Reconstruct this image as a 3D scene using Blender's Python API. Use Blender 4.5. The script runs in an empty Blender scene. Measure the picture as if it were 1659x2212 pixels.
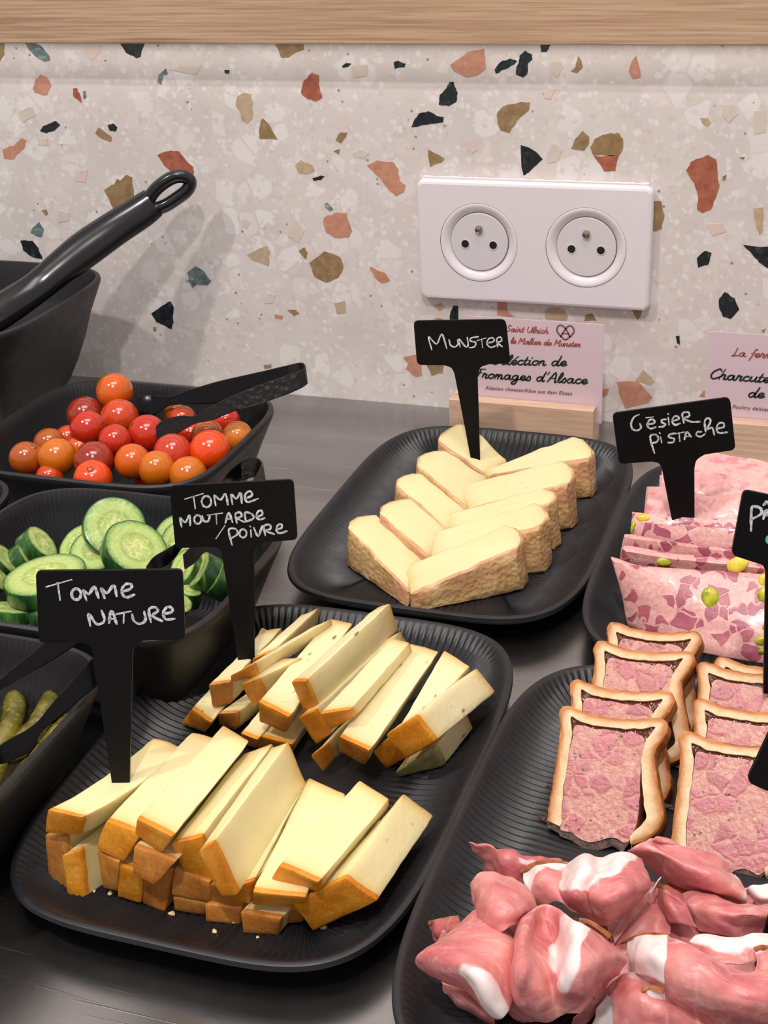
import bpy, bmesh, math, random
from mathutils import Vector, Matrix, noise
from mathutils.geometry import tessellate_polygon
from mathutils.bvhtree import BVHTree
random.seed(7)
C = bpy.context.scene.collection
SC = bpy.context.scene

# ------------------------------------------------------------------ camera
F_PX, YAW, PITCH, ROLL = 3067.1, 0.353085, 0.4586, -0.050895
CAM = Vector((0.213008, -0.887168, 0.378395))
_cy, _sy, _cp, _sp = math.cos(YAW), math.sin(YAW), math.cos(PITCH), math.sin(PITCH)
_f = Vector((-_sy*_cp, _cy*_cp, -_sp)); _r = Vector((_cy, _sy, 0)); _u = _r.cross(_f)
_c, _s = math.cos(ROLL), math.sin(ROLL)
CR = _c*_r + _s*_u; CU = -_s*_r + _c*_u; CF = _f
cam = bpy.data.cameras.new('camera'); cam.sensor_fit = 'VERTICAL'; cam.sensor_height = 24.0
cam.lens = F_PX/2212*24.0; cam.clip_start = 0.01; cam.clip_end = 50
co = bpy.data.objects.new('camera', cam); C.objects.link(co)
co.matrix_world = Matrix(((CR.x, CU.x, -CF.x, CAM.x), (CR.y, CU.y, -CF.y, CAM.y), (CR.z, CU.z, -CF.z, CAM.z), (0, 0, 0, 1)))
SC.camera = co

# ------------------------------------------------------------------ light
w = bpy.data.worlds.new('world'); SC.world = w; w.use_nodes = True
w.node_tree.nodes['Background'].inputs[0].default_value = (1.0, 0.955, 0.945, 1)
w.node_tree.nodes['Background'].inputs[1].default_value = 0.56
def area(name, loc, target, size, power, col, size_y=None):
    l = bpy.data.lights.new(name, 'AREA'); l.energy = power; l.color = col
    l.shape = 'RECTANGLE' if size_y else 'DISK'; l.size = size
    if size_y: l.size_y = size_y
    o = bpy.data.objects.new(name, l); C.objects.link(o); o.location = loc
    o.rotation_euler = (Vector(target)-Vector(loc)).to_track_quat('-Z', 'Y').to_euler()
    return o
WARM = (1.0, 0.93, 0.89)
area('spot_lamp', (0.20, -1.12, 1.42), (0.0, -0.3, 0.0), 0.06, 9.6, WARM)
area('spot_lamp', (-0.62, -0.98, 1.42), (-0.05, -0.3, 0.0), 0.06, 8.4, WARM)
area('overhead_fill', (0.1, -0.55, 1.7), (0.0, -0.35, 0.0), 0.9, 11.5, (1.0, 0.93, 0.90), 0.5)  # added soft fill from overhead, not a visible fixture
area('shelf_led_strip', (-0.1, -0.013, 0.246), (-0.1, -0.013, 0.0), 1.6, 0.22, (1.0, 0.95, 0.90), 0.006)
SC.view_settings.view_transform = 'Standard'; SC.view_settings.look = 'None'
SC.view_settings.gamma = 1.0; SC.view_settings.use_curve_mapping = False
SC.view_settings.exposure = 0.0

# ------------------------------------------------------------------ helpers
def ray(px, py): return CF + CR*((px-829.5)/F_PX) - CU*((py-1106.0)/F_PX)
def at(px, py, z):
    d = ray(px, py); return CAM + d*((z-CAM.z)/d.z)
def aty(px, py, y):
    d = ray(px, py); return CAM + d*((y-CAM.y)/d.y)
def atd(px, py, t): return CAM + ray(px, py)*t
def onplane(px, py, o, n):
    d = ray(px, py); return CAM + d*((o-CAM).dot(n)/d.dot(n))
def sc(off, s): return lambda x, y: (off[0]+x/s, off[1]+y/s)

def thing(name, label, cat, loc=(0, 0, 0), group=None):
    o = bpy.data.objects.new(name, None); C.objects.link(o); o.location = loc
    o.empty_display_size = 0.01
    o['label'] = label; o['category'] = cat
    if group: o['group'] = group
    return o
def tag(o, label, cat, group=None, kind=None):
    o['label'] = label; o['category'] = cat
    if group: o['group'] = group
    if kind: o['kind'] = kind
    return o
def obj(name, bm, mats, parent=None, smooth=True, label=None, origin=None):
    """links a bmesh (world coordinates) as one object, stored relative to its parent / origin"""
    org = parent
    off = Vector((0, 0, 0))
    q = parent
    while q is not None: off += q.location; q = q.parent
    if origin is not None: off = Vector(origin)
    bmesh.ops.recalc_face_normals(bm, faces=bm.faces)
    bmesh.ops.translate(bm, verts=bm.verts, vec=-off)
    me = bpy.data.meshes.new(name); bm.to_mesh(me); bm.free()
    if not isinstance(mats, (list, tuple)): mats = [mats]
    for m in mats: me.materials.append(m)
    if smooth:
        for p in me.polygons: p.use_smooth = True
        me.set_sharp_from_angle(angle=math.radians(42))
    o = bpy.data.objects.new(name, me); C.objects.link(o)
    if parent: o.parent = parent
    elif origin is not None: o.location = origin
    if label: o['label'] = label
    return o
def bez(pts, n=6, closed=False):
    """Catmull-Rom through the points"""
    P = [Vector(p) for p in pts]; out = []
    m = len(P)
    if m < 3 and not closed:
        return P
    segs = m if closed else m-1
    for i in range(segs):
        p0 = P[(i-1) % m] if closed or i > 0 else P[0]*2-P[1]
        p1 = P[i]; p2 = P[(i+1) % m]
        p3 = P[(i+2) % m] if closed or i+2 < m else p2*2-p1
        for k in range(n):
            t = k/n
            out.append(0.5*((2*p1)+(p2-p0)*t+(2*p0-5*p1+4*p2-p3)*t*t+(3*p1-p0-3*p2+p3)*t**3))
    if not closed: out.append(P[-1])
    return out
def ribbon(bm, pts, n, wd, lift=0.0002, th=0.00015, jitter=0.0):
    pts = [Vector(p) for p in pts]
    if len(pts) == 1: pts = [pts[0], pts[0]+Vector((wd*.4, 0, 0))]
    n = n.normalized(); L = []; R = []
    for i, p in enumerate(pts):
        a = pts[max(i-1, 0)]; b = pts[min(i+1, len(pts)-1)]
        d = (b-a)
        if d.length < 1e-9: d = Vector((1, 0, 0))
        d.normalize(); s = n.cross(d).normalized()
        k = wd*.5*(1+jitter*(random.random()*2-1))
        e = d*(wd*.4 if i == len(pts)-1 else (-wd*.4 if i == 0 else 0))
        kk = k*(.6 if i in (0, len(pts)-1) else 1)
        L.append(bm.verts.new(p+e+s*kk+n*(lift+th))); R.append(bm.verts.new(p+e-s*kk+n*(lift+th)))
    for i in range(len(pts)-1):
        bm.faces.new((L[i], L[i+1], R[i+1], R[i]))
def box(bm, x0, x1, y0, y1, z0, z1, bev=0.0):
    vs = [bm.verts.new((x, y, z)) for x in (x0, x1) for y in (y0, y1) for z in (z0, z1)]
    fs = [bm.faces.new([vs[i] for i in f]) for f in ((0, 1, 3, 2), (4, 6, 7, 5), (0, 4, 5, 1), (2, 3, 7, 6), (0, 2, 6, 4), (1, 5, 7, 3))]
    if bev: bmesh.ops.bevel(bm, geom=list({e for f in fs for e in f.edges}), offset=bev, segments=2, affect='EDGES', profile=.5)
def extrude_poly(bm, front, back, midx=0, sidx=0):
    """prism between two matching outlines (front, back lists of Vector)"""
    a = [bm.verts.new(p) for p in front]; b = [bm.verts.new(p) for p in back]
    n = len(a)
    for tri in tessellate_polygon([front]):
        try:
            f = bm.faces.new([a[q] for q in tri]); f.material_index = midx
            g = bm.faces.new([b[q] for q in reversed(tri)]); g.material_index = midx
        except ValueError: pass
    for i in range(n):
        h = bm.faces.new((a[i], b[i], b[(i+1) % n], a[(i+1) % n])); h.material_index = sidx
def lathe(bm, prof, o, ax, xd, seg=48, close=False):
    """prof: (r, h); axis ax from o, xd a perpendicular"""
    ax = ax.normalized(); xd = xd.normalized(); yd = ax.cross(xd); rings = []
    for r, h in prof:
        if r < 1e-7: rings.append([bm.verts.new(o+ax*h)])
        else: rings.append([bm.verts.new(o+ax*h+(xd*math.cos(2*math.pi*k/seg)+yd*math.sin(2*math.pi*k/seg))*r) for k in range(seg)])
    for A, B in zip(rings, rings[1:]):
        for k in range(seg):
            k2 = (k+1) % seg
            if len(A) == 1 and len(B) == 1: continue
            if len(A) == 1: bm.faces.new((A[0], B[k], B[k2]))
            elif len(B) == 1: bm.faces.new((A[k], A[k2], B[0]))
            else: bm.faces.new((A[k], A[k2], B[k2], B[k]))
def loft(bm, rings, cap=True, closed=True):
    V = [[bm.verts.new(p) for p in r] for r in rings]
    for A, B in zip(V, V[1:]):
        n = len(A)
        for k in range(n if closed else n-1):
            k2 = (k+1) % n; bm.faces.new((A[k], A[k2], B[k2], B[k]))
    if cap and closed: bm.faces.new(V[0]); bm.faces.new(list(reversed(V[-1])))
    return V
def jiggle(bm, amp, freq, seed=0.0):
    for v in bm.verts:
        q = v.co*freq+Vector((seed, seed*1.7, -seed))
        v.co += Vector((noise.noise(q), noise.noise(q+Vector((31, 7, 3))), noise.noise(q+Vector((5, 19, 41)))))*amp

# ------------------------------------------------------------------ materials
def lin(c):
    return tuple(((v/255)/12.92 if v/255 <= .04045 else ((v/255+.055)/1.055)**2.4) for v in c)+(1,)
class NT:
    def __init__(s, name, rough=.5, spec=.5):
        s.m = bpy.data.materials.new(name); s.m.use_nodes = True; s.t = s.m.node_tree; s.n = s.t.nodes; s.l = s.t.links
        s.b = s.n['Principled BSDF']; s.b.inputs['Roughness'].default_value = rough
        s.b.inputs['Specular IOR Level'].default_value = spec
        tc = s.n.new('ShaderNodeTexCoord'); oi = s.n.new('ShaderNodeObjectInfo'); s.oi = oi
        mm = s.n.new('ShaderNodeMath'); mm.operation = 'MULTIPLY'; mm.inputs[1].default_value = 17.0
        s.l.new(oi.outputs['Random'], mm.inputs[0])
        va = s.n.new('ShaderNodeVectorMath'); va.operation = 'ADD'
        s.l.new(tc.outputs['Object'], va.inputs[0]); s.l.new(mm.outputs[0], va.inputs[1]); s.co = va.outputs[0]; s.tc = tc
    def vec(s, scale=(1, 1, 1), rot=(0, 0, 0)):
        mp = s.n.new('ShaderNodeMapping'); mp.inputs['Scale'].default_value = scale; mp.inputs['Rotation'].default_value = rot
        s.l.new(s.co, mp.inputs[0]); return mp.outputs[0]
    def noise(s, scale, detail=3, rough=.5, vec=None, dist=0):
        t = s.n.new('ShaderNodeTexNoise'); t.inputs['Scale'].default_value = scale; t.inputs['Detail'].default_value = detail
        t.inputs['Roughness'].default_value = rough; t.inputs['Distortion'].default_value = dist
        s.l.new(vec or s.co, t.inputs['Vector']); return t.outputs['Fac']
    def vor(s, scale, out='Distance', feature='F1', vec=None, rnd=1.0):
        t = s.n.new('ShaderNodeTexVoronoi'); t.feature = feature; t.inputs['Scale'].default_value = scale
        t.inputs['Randomness'].default_value = rnd
        s.l.new(vec or s.co, t.inputs['Vector']); return t.outputs[out]
    def ramp(s, fac, stops, interp='LINEAR'):
        r = s.n.new('ShaderNodeValToRGB'); r.color_ramp.interpolation = interp; e = r.color_ramp.elements
        while len(e) < len(stops): e.new(.5)
        for k, (p, c) in enumerate(stops):
            e[k].position = p; e[k].color = c if len(c) == 4 else lin(c)
        s.l.new(fac, r.inputs[0]); return r.outputs[0]
    def step(s, fac, a, b):
        return s.ramp(fac, [(a, (0, 0, 0, 1)), (b, (1, 1, 1, 1))] if a < b else [(b, (1, 1, 1, 1)), (a, (0, 0, 0, 1))])
    def mix(s, fac, a, b, mode='MIX'):
        m = s.n.new('ShaderNodeMix'); m.data_type = 'RGBA'; m.blend_type = mode
        if isinstance(fac, (int, float)): m.inputs[0].default_value = fac
        else: s.l.new(fac, m.inputs[0])
        for i, v in ((6, a), (7, b)):
            if isinstance(v, tuple): m.inputs[i].default_value = v if len(v) == 4 else lin(v)
            else: s.l.new(v, m.inputs[i])
        return m.outputs[2]
    def math(s, op, a, b):
        m = s.n.new('ShaderNodeMath'); m.operation = op
        for i, v in enumerate((a, b)):
            if isinstance(v, (int, float)): m.inputs[i].default_value = v
            else: s.l.new(v, m.inputs[i])
        return m.outputs[0]
    def attr(s, name):
        a = s.n.new('ShaderNodeAttribute'); a.attribute_name = name; return a.outputs['Fac']
    def color(s, c):
        if isinstance(c, tuple): s.b.inputs['Base Color'].default_value = c if len(c) == 4 else lin(c)
        else: s.l.new(c, s.b.inputs['Base Color'])
        return s
    def rough(s, c): s.l.new(c, s.b.inputs['Roughness']); return s
    def bump(s, h, strength=.3, dist=.001):
        b = s.n.new('ShaderNodeBump'); b.inputs['Strength'].default_value = strength; b.inputs['Distance'].default_value = dist
        s.l.new(h, b.inputs['Height']); s.l.new(b.outputs[0], s.b.inputs['Normal']); return s
    def sss(s, w, rad=(1, .5, .25), scale=.004):
        s.b.inputs['Subsurface Weight'].default_value = w; s.b.inputs['Subsurface Radius'].default_value = rad
        s.b.inputs['Subsurface Scale'].default_value = scale; return s
    def set(s, **k):
        for a, v in k.items(): s.b.inputs[a.replace('_', ' ')].default_value = v
        return s
M = {}
# terrazzo binder
t = NT('terrazzo', .42)
n1 = t.vor(75, 'Color'); e1 = t.vor(75, 'Distance', 'DISTANCE_TO_EDGE')
sep = t.n.new('ShaderNodeSeparateColor'); t.l.new(n1, sep.inputs[0])
base = t.ramp(t.noise(30, 4), [(.3, (206, 197, 193)), (.7, (216, 208, 204))])
flk = t.ramp(sep.outputs[1], [(0, (234, 230, 228)), (.35, (226, 220, 217)), (.6, (210, 198, 191)), (.8, (226, 213, 208)), (1, (206, 196, 188))])
mk = t.math('MULTIPLY', t.step(sep.outputs[0], .58, .60), t.step(e1, .03, .09))
c = t.mix(t.math('MULTIPLY', mk, .6), base, flk)
n2 = t.vor(260, 'Color'); sep2 = t.n.new('ShaderNodeSeparateColor'); t.l.new(n2, sep2.inputs[0])
e2 = t.vor(260, 'Distance', 'DISTANCE_TO_EDGE')
mk2 = t.math('MULTIPLY', t.step(sep2.outputs[0], .6, .62), t.step(e2, .05, .12))
flk2 = t.ramp(sep2.outputs[2], [(0, (234, 231, 229)), (.5, (222, 216, 212)), (.75, (200, 191, 182)), (1, (212, 196, 186))])
c = t.mix(t.math('MULTIPLY', mk2, .6), c, flk2)
mk3 = t.step(t.vor(120, 'Distance'), .10, .06)
sp = t.math('MULTIPLY', t.step(t.noise(45, 2), .60, .63), t.step(t.vor(150, 'Distance'), .16, .13))
c = t.mix(t.math('MULTIPLY', sp, .8), c, (120, 112, 100))
t.color(c); M['terrazzo'] = t.m
def chip(name, stops, sc_=60, rough=.35):
    t = NT(name, rough); t.color(t.ramp(t.noise(sc_*3, 6, .65), stops)); return t.m
M['O'] = chip('terracotta_stone', [(.3, (140, 74, 56)), (.5, (162, 92, 70)), (.7, (176, 108, 84))])
M['P'] = chip('salmon_stone', [(.3, (180, 122, 98)), (.6, (196, 142, 118)), (.75, (206, 158, 138))])
M['T'] = chip('ochre_stone', [(.3, (128, 100, 66)), (.55, (150, 124, 88)), (.75, (170, 148, 116))])
M['Tp'] = chip('tan_stone', [(.3, (176, 150, 122)), (.6, (190, 168, 140)), (.75, (200, 182, 158))])
M['G'] = chip('dark_green_stone', [(.35, (18, 22, 28)), (.55, (30, 38, 42)), (.72, (58, 78, 80))], 90)
M['B'] = chip('grey_green_stone', [(.3, (60, 84, 84)), (.55, (112, 128, 126)), (.72, (190, 192, 190))], 90)
M['S'] = chip('beige_stone', [(.3, (204, 190, 177)), (.7, (212, 201, 191))])
M['K'] = chip('pink_stone', [(.3, (212, 188, 178)), (.7, (218, 198, 190))])
# oak laminate
t = NT('oak', .5)
v = t.vec((6, 60, 260)); g = t.noise(1.0, 8, .62, v, .6)
v2 = t.vec((14, 100, 900)); g2 = t.noise(1.0, 6, .7, v2)
c = t.ramp(g, [(.28, (150, 118, 90)), (.45, (180, 147, 118)), (.6, (194, 163, 133)), (.8, (205, 177, 147))])
c = t.mix(t.math('MULTIPLY', t.step(g2, .52, .40), .45), c, (124, 92, 68))
t.color(c).bump(g2, .25, .0004); M['oak'] = t.m
t = NT('beech', .5)
g = t.noise(1, 6, .6, t.vec((25, 160, 420)), .4)
t.color(t.ramp(g, [(.3, (196, 158, 132)), (.55, (214, 180, 154)), (.8, (226, 196, 172))])); M['beech'] = t.m
# black ribbed melamine
t = NT('black_melamine', .42, .5)
t.color(t.ramp(t.noise(40, 3), [(.3, (24, 24, 27)), (.7, (31, 31, 35))])).bump(t.noise(2600, 2), .22, .0002)
t.rough(t.ramp(t.noise(120, 4), [(.3, (.38,)*3+(1,)), (.7, (.50,)*3+(1,))])); M['tray'] = t.m
t = NT('black_plastic', .45); t.color((8, 7, 9)).set(Specular_IOR_Level=.2); M['tag'] = t.m
t = NT('black_metal', .22); t.color((6, 5, 6)).set(Specular_IOR_Level=.25).bump(t.noise(60, 2), .1, .0003); M['tong'] = t.m
t = NT('hammered_metal', .25); t.color((14, 10, 8)).set(Specular_IOR_Level=.4).bump(t.vor(330, 'Distance'), .45, .0006); M['hammer'] = t.m
t = NT('grey_nylon', .2); t.color((24, 24, 27)); M['nylon'] = t.m
t = NT('white_plastic', .22); t.color((222, 214, 218)); M['white'] = t.m
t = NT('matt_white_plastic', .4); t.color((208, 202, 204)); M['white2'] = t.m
t = NT('dark_hole', .6); t.color((6, 6, 6)); M['hole'] = t.m
t = NT('nickel', .25); t.color((170, 160, 145)).set(Metallic=1.0); M['nickel'] = t.m
t = NT('chalk', .9); t.color(t.ramp(t.noise(900, 3), [(.35, (150, 152, 158)), (.6, (212, 214, 220))])); M['chalk'] = t.m
t = NT('blue_chalk', .9); t.color((90, 190, 190)); M['chalk_blue'] = t.m
t = NT('pink_card', .7); t.color((214, 190, 198)); M['card'] = t.m
t = NT('green_ink', .6); t.color((22, 42, 40)); M['ink'] = t.m
t = NT('rust_ink', .6); t.color((172, 84, 76)); M['ink_red'] = t.m
t = NT('mauve_ink', .6); t.color((128, 84, 92)); M['ink_mauve'] = t.m
t = NT('grey_ink', .6); t.color((104, 92, 98)); M['ink_grey'] = t.m
# brushed, scratched steel
t = NT('scratched_steel', .2); t.set(Metallic=1.0)
t.color(t.ramp(t.noise(8, 4), [(.3, (160, 158, 158)), (.7, (176, 174, 173))]))
br = t.noise(1, 3, .6, t.vec((6, 900, 1)))
scr1 = t.step(t.noise(1, 2, .5, t.vec((9, 420, 1), (0, 0, .9)), .3), .70, .76)
scr2 = t.step(t.noise(1, 2, .5, t.vec((12, 500, 1), (0, 0, -.55)), .2), .72, .78)
t.rough(t.ramp(t.noise(14, 5, .6), [(.3, (.21,)*3+(1,)), (.7, (.32,)*3+(1,))]))
scr3 = t.step(t.noise(1, 2, .5, t.vec((16, 700, 1), (0, 0, 1.9)), .2), .71, .76)
t.color(t.mix(t.math('MULTIPLY', t.math('ADD', t.math('ADD', scr1, scr2), scr3), .5), t.ramp(t.noise(1, 3, .5, t.vec((3, 22, 1))), [(.3, (150, 149, 149)), (.7, (184, 182, 181))]), (235, 235, 235)))
hh = t.math('ADD', t.math('MULTIPLY', br, .12), t.math('ADD', scr1, scr2)); t.bump(hh, .25, .0003); M['steel'] = t.m
# cheeses
def cheese(name, core, edge, rough=.42, specks=None):
    t = NT(name, rough)
    c = t.ramp(t.noise(70, 4), [(.3, core), (.7, tuple(min(255, v+6) for v in core))])
    c = t.mix(t.ramp(t.attr('edge'), [(0, (0, 0, 0, 1)), (.55, (.22,)*3+(1,)), (1, (1, 1, 1, 1))]), c, edge)
    h = t.noise(500, 4, .6)
    if specks:
        m_ = t.math('MULTIPLY', t.step(t.vor(170, 'Distance', vec=t.vec((1, .4, 1.2), (.2, .1, .6))), .19, .12), t.step(t.noise(70, 2), .50, .56))
        c = t.mix(t.math('MULTIPLY', m_, .85), c, specks)
    hole = t.math('MULTIPLY', t.step(t.vor(120, 'Distance'), .13, .09), t.step(t.noise(60, 1), .58, .6))
    c = t.mix(t.math('MULTIPLY', hole, .25), c, (196, 168, 104))
    t.color(c).bump(t.math('SUBTRACT', t.math('ADD', h, t.math('MULTIPLY', t.noise(120, 3), 1.5)), hole), .35, .0005)
    t.sss(.35, (1, .75, .4), .004); return t.m
M['tomme'] = cheese('tomme', (229, 216, 163), (222, 178, 96))
M['tomme_herb'] = cheese('tomme_with_mustard_seed', (229, 217, 171), (220, 174, 94), specks=(112, 104, 66))
M['munster'] = cheese('munster_paste', (228, 217, 166), (220, 194, 134), .38)
def rind(name, a, b, c_, fs=260, dirty=.3):
    t = NT(name, .45)
    l = t.noise(1, 5, .7, t.vec((fs*5, fs*5, 70)))
    c = t.ramp(t.noise(90, 5, .6), [(.3, a), (.5, b), (.72, c_)])
    c = t.mix(t.math('MULTIPLY', t.step(l, .5, .35), dirty), c, tuple(int(v*.72) for v in a))
    t.color(c).bump(t.math('ADD', l, t.noise(420, 3)), .5, .0006).sss(.15, (1, .4, .1), .002); return t.m
M['rind_o'] = rind('orange_rind', (202, 116, 16), (222, 142, 28), (232, 166, 58))
M['rind_b'] = rind('brown_rind', (178, 106, 38), (200, 128, 50), (216, 154, 78))
M['rind_g'] = rind('green_rind', (128, 122, 66), (160, 154, 96), (196, 188, 130))
M['rind_far'] = rind('pale_rind', (198, 146, 84), (218, 174, 112), (232, 200, 146))
t = NT('washed_rind', .5)
l = t.vor(330, 'Distance')
c = t.ramp(t.noise(110, 4), [(.3, (192, 144, 88)), (.52, (214, 172, 116)), (.75, (232, 202, 152))])
c = t.mix(t.step(t.noise(38, 2), .5, .66), c, (206, 150, 112))
t.color(c).bump(t.math('ADD', l, t.noise(500, 2)), .55, .0009).sss(.2, (1, .6, .3), .003); M['rind_m'] = t.m
# tomato, cucumber, gherkin
t = NT('tomato_skin', .12); t.l.new(t.oi.outputs['Color'], t.b.inputs['Base Color'])
hs = t.mix(t.step(t.noise(38, 3), .45, .7), t.oi.outputs['Color'], (236, 128, 30)); hs2 = t.mix(.2, t.oi.outputs['Color'], hs)
hs3 = t.mix(t.math('MULTIPLY', t.step(t.noise(900, 2), .62, .72), .3), hs2, (240, 170, 90))
t.color(hs3).sss(.18, (1, .3, .1), .003).set(Coat_Weight=.5, Coat_Roughness=.02).bump(t.noise(60, 2), .05, .0005); M['tomato'] = t.m
t = NT('tomato_scar', .7); t.color((208, 170, 96)); M['scar'] = t.m
t = NT('cucumber_skin', .3)
st = t.noise(1, 3, .5, t.vec((260, 260, 26)))
t.color(t.ramp(st, [(.30, (20, 52, 24)), (.5, (38, 82, 34)), (.66, (74, 122, 46)), (.8, (150, 176, 84))])).bump(t.noise(300, 2), .2, .0006).set(Coat_Weight=.3, Coat_Roughness=.15); M['cuc_skin'] = t.m
t = NT('cucumber_flesh', .25)
r_ = t.attr('rad')
c = t.ramp(r_, [(0, (190, 198, 112)), (.28, (174, 190, 94)), (.50, (146, 172, 78)), (.60, (176, 196, 110)), (.8, (166, 190, 104)), (.92, (104, 150, 54)), (1, (38, 86, 24))])
pips = t.math('MULTIPLY', t.step(t.noise(1, 2, .5, t.vec((420, 420, 420))), .5, .58), t.step(r_, .50, .40))
c = t.mix(t.math('MULTIPLY', pips, .5), c, (226, 230, 178))
c = t.mix(t.math('MULTIPLY', t.step(t.noise(700, 4), .4, .7), .25), c, (232, 240, 190))
t.color(c).bump(t.noise(500, 3), .3, .0005).sss(.4, (.6, 1, .3), .004).set(Coat_Weight=.35, Coat_Roughness=.12); M['cuc'] = t.m
t = NT('gherkin_skin', .18)
c = t.ramp(t.noise(70, 3), [(.3, (88, 82, 26)), (.55, (124, 116, 38)), (.75, (150, 138, 58))])
c = t.mix(t.math('MULTIPLY', t.step(t.vor(420, 'Distance'), .35, .2), .35), c, (176, 166, 90))
t.color(c).bump(t.vor(420, 'Distance'), -.6, .0012).set(Coat_Weight=.6, Coat_Roughness=.06).sss(.2, (.8, .8, .2), .003); M['gherkin'] = t.m
t = NT('brine', .03); t.color((62, 58, 30)).set(Alpha=.35, IOR=1.33); M['brine'] = t.m
# charcuterie
t = NT('pate_meat', .32)
d = t.noise(60, 3, .5); 
c1 = t.ramp(t.noise(420, 5, .7), [(.3, (174, 106, 98)), (.5, (192, 130, 116)), (.7, (210, 160, 140))])
vv = t.n.new('ShaderNodeVectorMath'); vv.operation = 'ADD'
nz = t.n.new('ShaderNodeTexNoise'); nz.inputs['Scale'].default_value = 110; t.l.new(t.co, nz.inputs['Vector'])
vs_ = t.n.new('ShaderNodeVectorMath'); vs_.operation = 'SCALE'; vs_.inputs['Scale'].default_value = .006; t.l.new(nz.outputs['Color'], vs_.inputs[0])
t.l.new(t.co, vv.inputs[0]); t.l.new(vs_.outputs[0], vv.inputs[1]); wv = vv.outputs[0]
vcol = t.vor(135, 'Color', vec=wv); s_ = t.n.new('ShaderNodeSeparateColor'); t.l.new(vcol, s_.inputs[0])
ed = t.vor(135, 'Distance', 'DISTANCE_TO_EDGE', wv)
chunk = t.math('MULTIPLY', t.step(s_.outputs[0], .38, .42), t.step(ed, .0, .13))
c2 = t.ramp(s_.outputs[1], [(0, (178, 86, 98)), (.5, (188, 100, 110)), (1, (166, 82, 92))])
c = t.mix(t.math('MULTIPLY', chunk, .8), c1, c2)
dk = t.math('MULTIPLY', t.step(t.vor(300, 'Distance'), .24, .16), t.step(t.noise(180, 2), .50, .54))
c = t.mix(t.math('MULTIPLY', dk, .85), c, (84, 66, 52))
t.color(c).bump(t.math('ADD', t.noise(600, 4), t.math('MULTIPLY', chunk, .6)), .5, .0007).sss(.3, (1, .45, .35), .003).set(Coat_Weight=.15, Coat_Roughness=.2); M['pate'] = t.m
t = NT('crust_crumb', .6)
bk = t.math('ADD', t.attr('bake'), t.math('MULTIPLY', t.math('SUBTRACT', t.noise(160, 4), .5), .35))
t.color(t.mix(t.ramp(bk, [(.30, (0, 0, 0, 1)), (.62, (.35,)*3+(1,)), (.95, (1, 1, 1, 1))]), t.ramp(t.noise(260, 4), [(.3, (214, 180, 136)), (.55, (228, 198, 156)), (.8, (238, 214, 178))]), (186, 122, 64))).bump(t.noise(700, 4), .4, .0006).sss(.2, (1, .7, .4), .003); M['crumb'] = t.m
t = NT('baked_crust', .5)
t.color(t.ramp(t.noise(160, 5, .6), [(.3, (140, 78, 32)), (.5, (180, 112, 56)), (.75, (208, 150, 92))])).bump(t.noise(400, 4), .5, .0008); M['crust'] = t.m
t = NT('burnt_crust', .5)
t.color(t.ramp(t.noise(200, 5, .6), [(.35, (34, 14, 7)), (.6, (84, 42, 20)), (.8, (150, 92, 48))])).bump(t.noise(400, 4), .8, .0015); M['burnt'] = t.m
t = NT('aspic', .08); t.color((92, 38, 12)).set(Specular_IOR_Level=.3).bump(t.noise(500, 3), .5, .0008); M['aspic'] = t.m
t = NT('gizzard_terrine', .25)
c1 = t.ramp(t.noise(500, 5, .7), [(.3, (206, 144, 142)), (.5, (219, 164, 158)), (.7, (230, 186, 176))])
nz = t.n.new('ShaderNodeTexNoise'); nz.inputs['Scale'].default_value = 70; t.l.new(t.co, nz.inputs['Vector'])
vs_ = t.n.new('ShaderNodeVectorMath'); vs_.operation = 'SCALE'; vs_.inputs['Scale'].default_value = .013; t.l.new(nz.outputs['Color'], vs_.inputs[0])
vv = t.n.new('ShaderNodeVectorMath'); vv.operation = 'ADD'; t.l.new(t.co, vv.inputs[0]); t.l.new(vs_.outputs[0], vv.inputs[1]); wv = vv.outputs[0]
vcol = t.vor(150, 'Color', vec=wv); s_ = t.n.new('ShaderNodeSeparateColor'); t.l.new(vcol, s_.inputs[0])
ed = t.vor(150, 'Distance', 'DISTANCE_TO_EDGE', wv)
chunk = t.math('MULTIPLY', t.step(s_.outputs[0], .55, .57), t.step(ed, .03, .075))
c2 = t.ramp(t.noise(90, 4), [(.3, (150, 70, 92)), (.5, (170, 86, 104)), (.7, (190, 104, 112))])
c = t.mix(chunk, c1, c2)
dk = t.math('MULTIPLY', t.step(t.vor(420, 'Distance'), .16, .12), t.step(t.noise(220, 2), .56, .6))
c = t.mix(t.math('MULTIPLY', dk, .7), c, (110, 84, 84))
t.color(c).bump(t.math('ADD', t.noise(500, 3), chunk), .35, .0006).sss(.3, (1, .45, .4), .003).set(Coat_Weight=.3, Coat_Roughness=.12); t.b.inputs['Coat Weight'].default_value = .1; t.b.inputs['Roughness'].default_value = .34; M['terrine'] = t.m
t = NT('pale_terrine', .25)
c1 = t.ramp(t.noise(300, 5, .7), [(.3, (226, 158, 156)), (.55, (236, 178, 172)), (.75, (242, 200, 192))])
m1 = t.step(t.noise(85, 4, .6, dist=.6), .54, .60)
t.color(t.mix(t.math('MULTIPLY', m1, .75), c1, (208, 124, 136))).bump(t.noise(500, 3), .3, .0005).sss(.3, (1, .45, .4), .003).set(Coat_Weight=.3, Coat_Roughness=.12); t.b.inputs['Coat Weight'].default_value = .1; t.b.inputs['Roughness'].default_value = .34; M['terrine2'] = t.m
t = NT('pistachio', .2)
t.color(t.ramp(t.noise(160, 3), [(.35, (128, 138, 20)), (.55, (176, 180, 40)), (.7, (220, 206, 70))])).sss(.2, (1, .9, .2), .002).set(Coat_Weight=.4); M['pistachio'] = t.m
t = NT('yellow_pistachio', .2)
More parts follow.
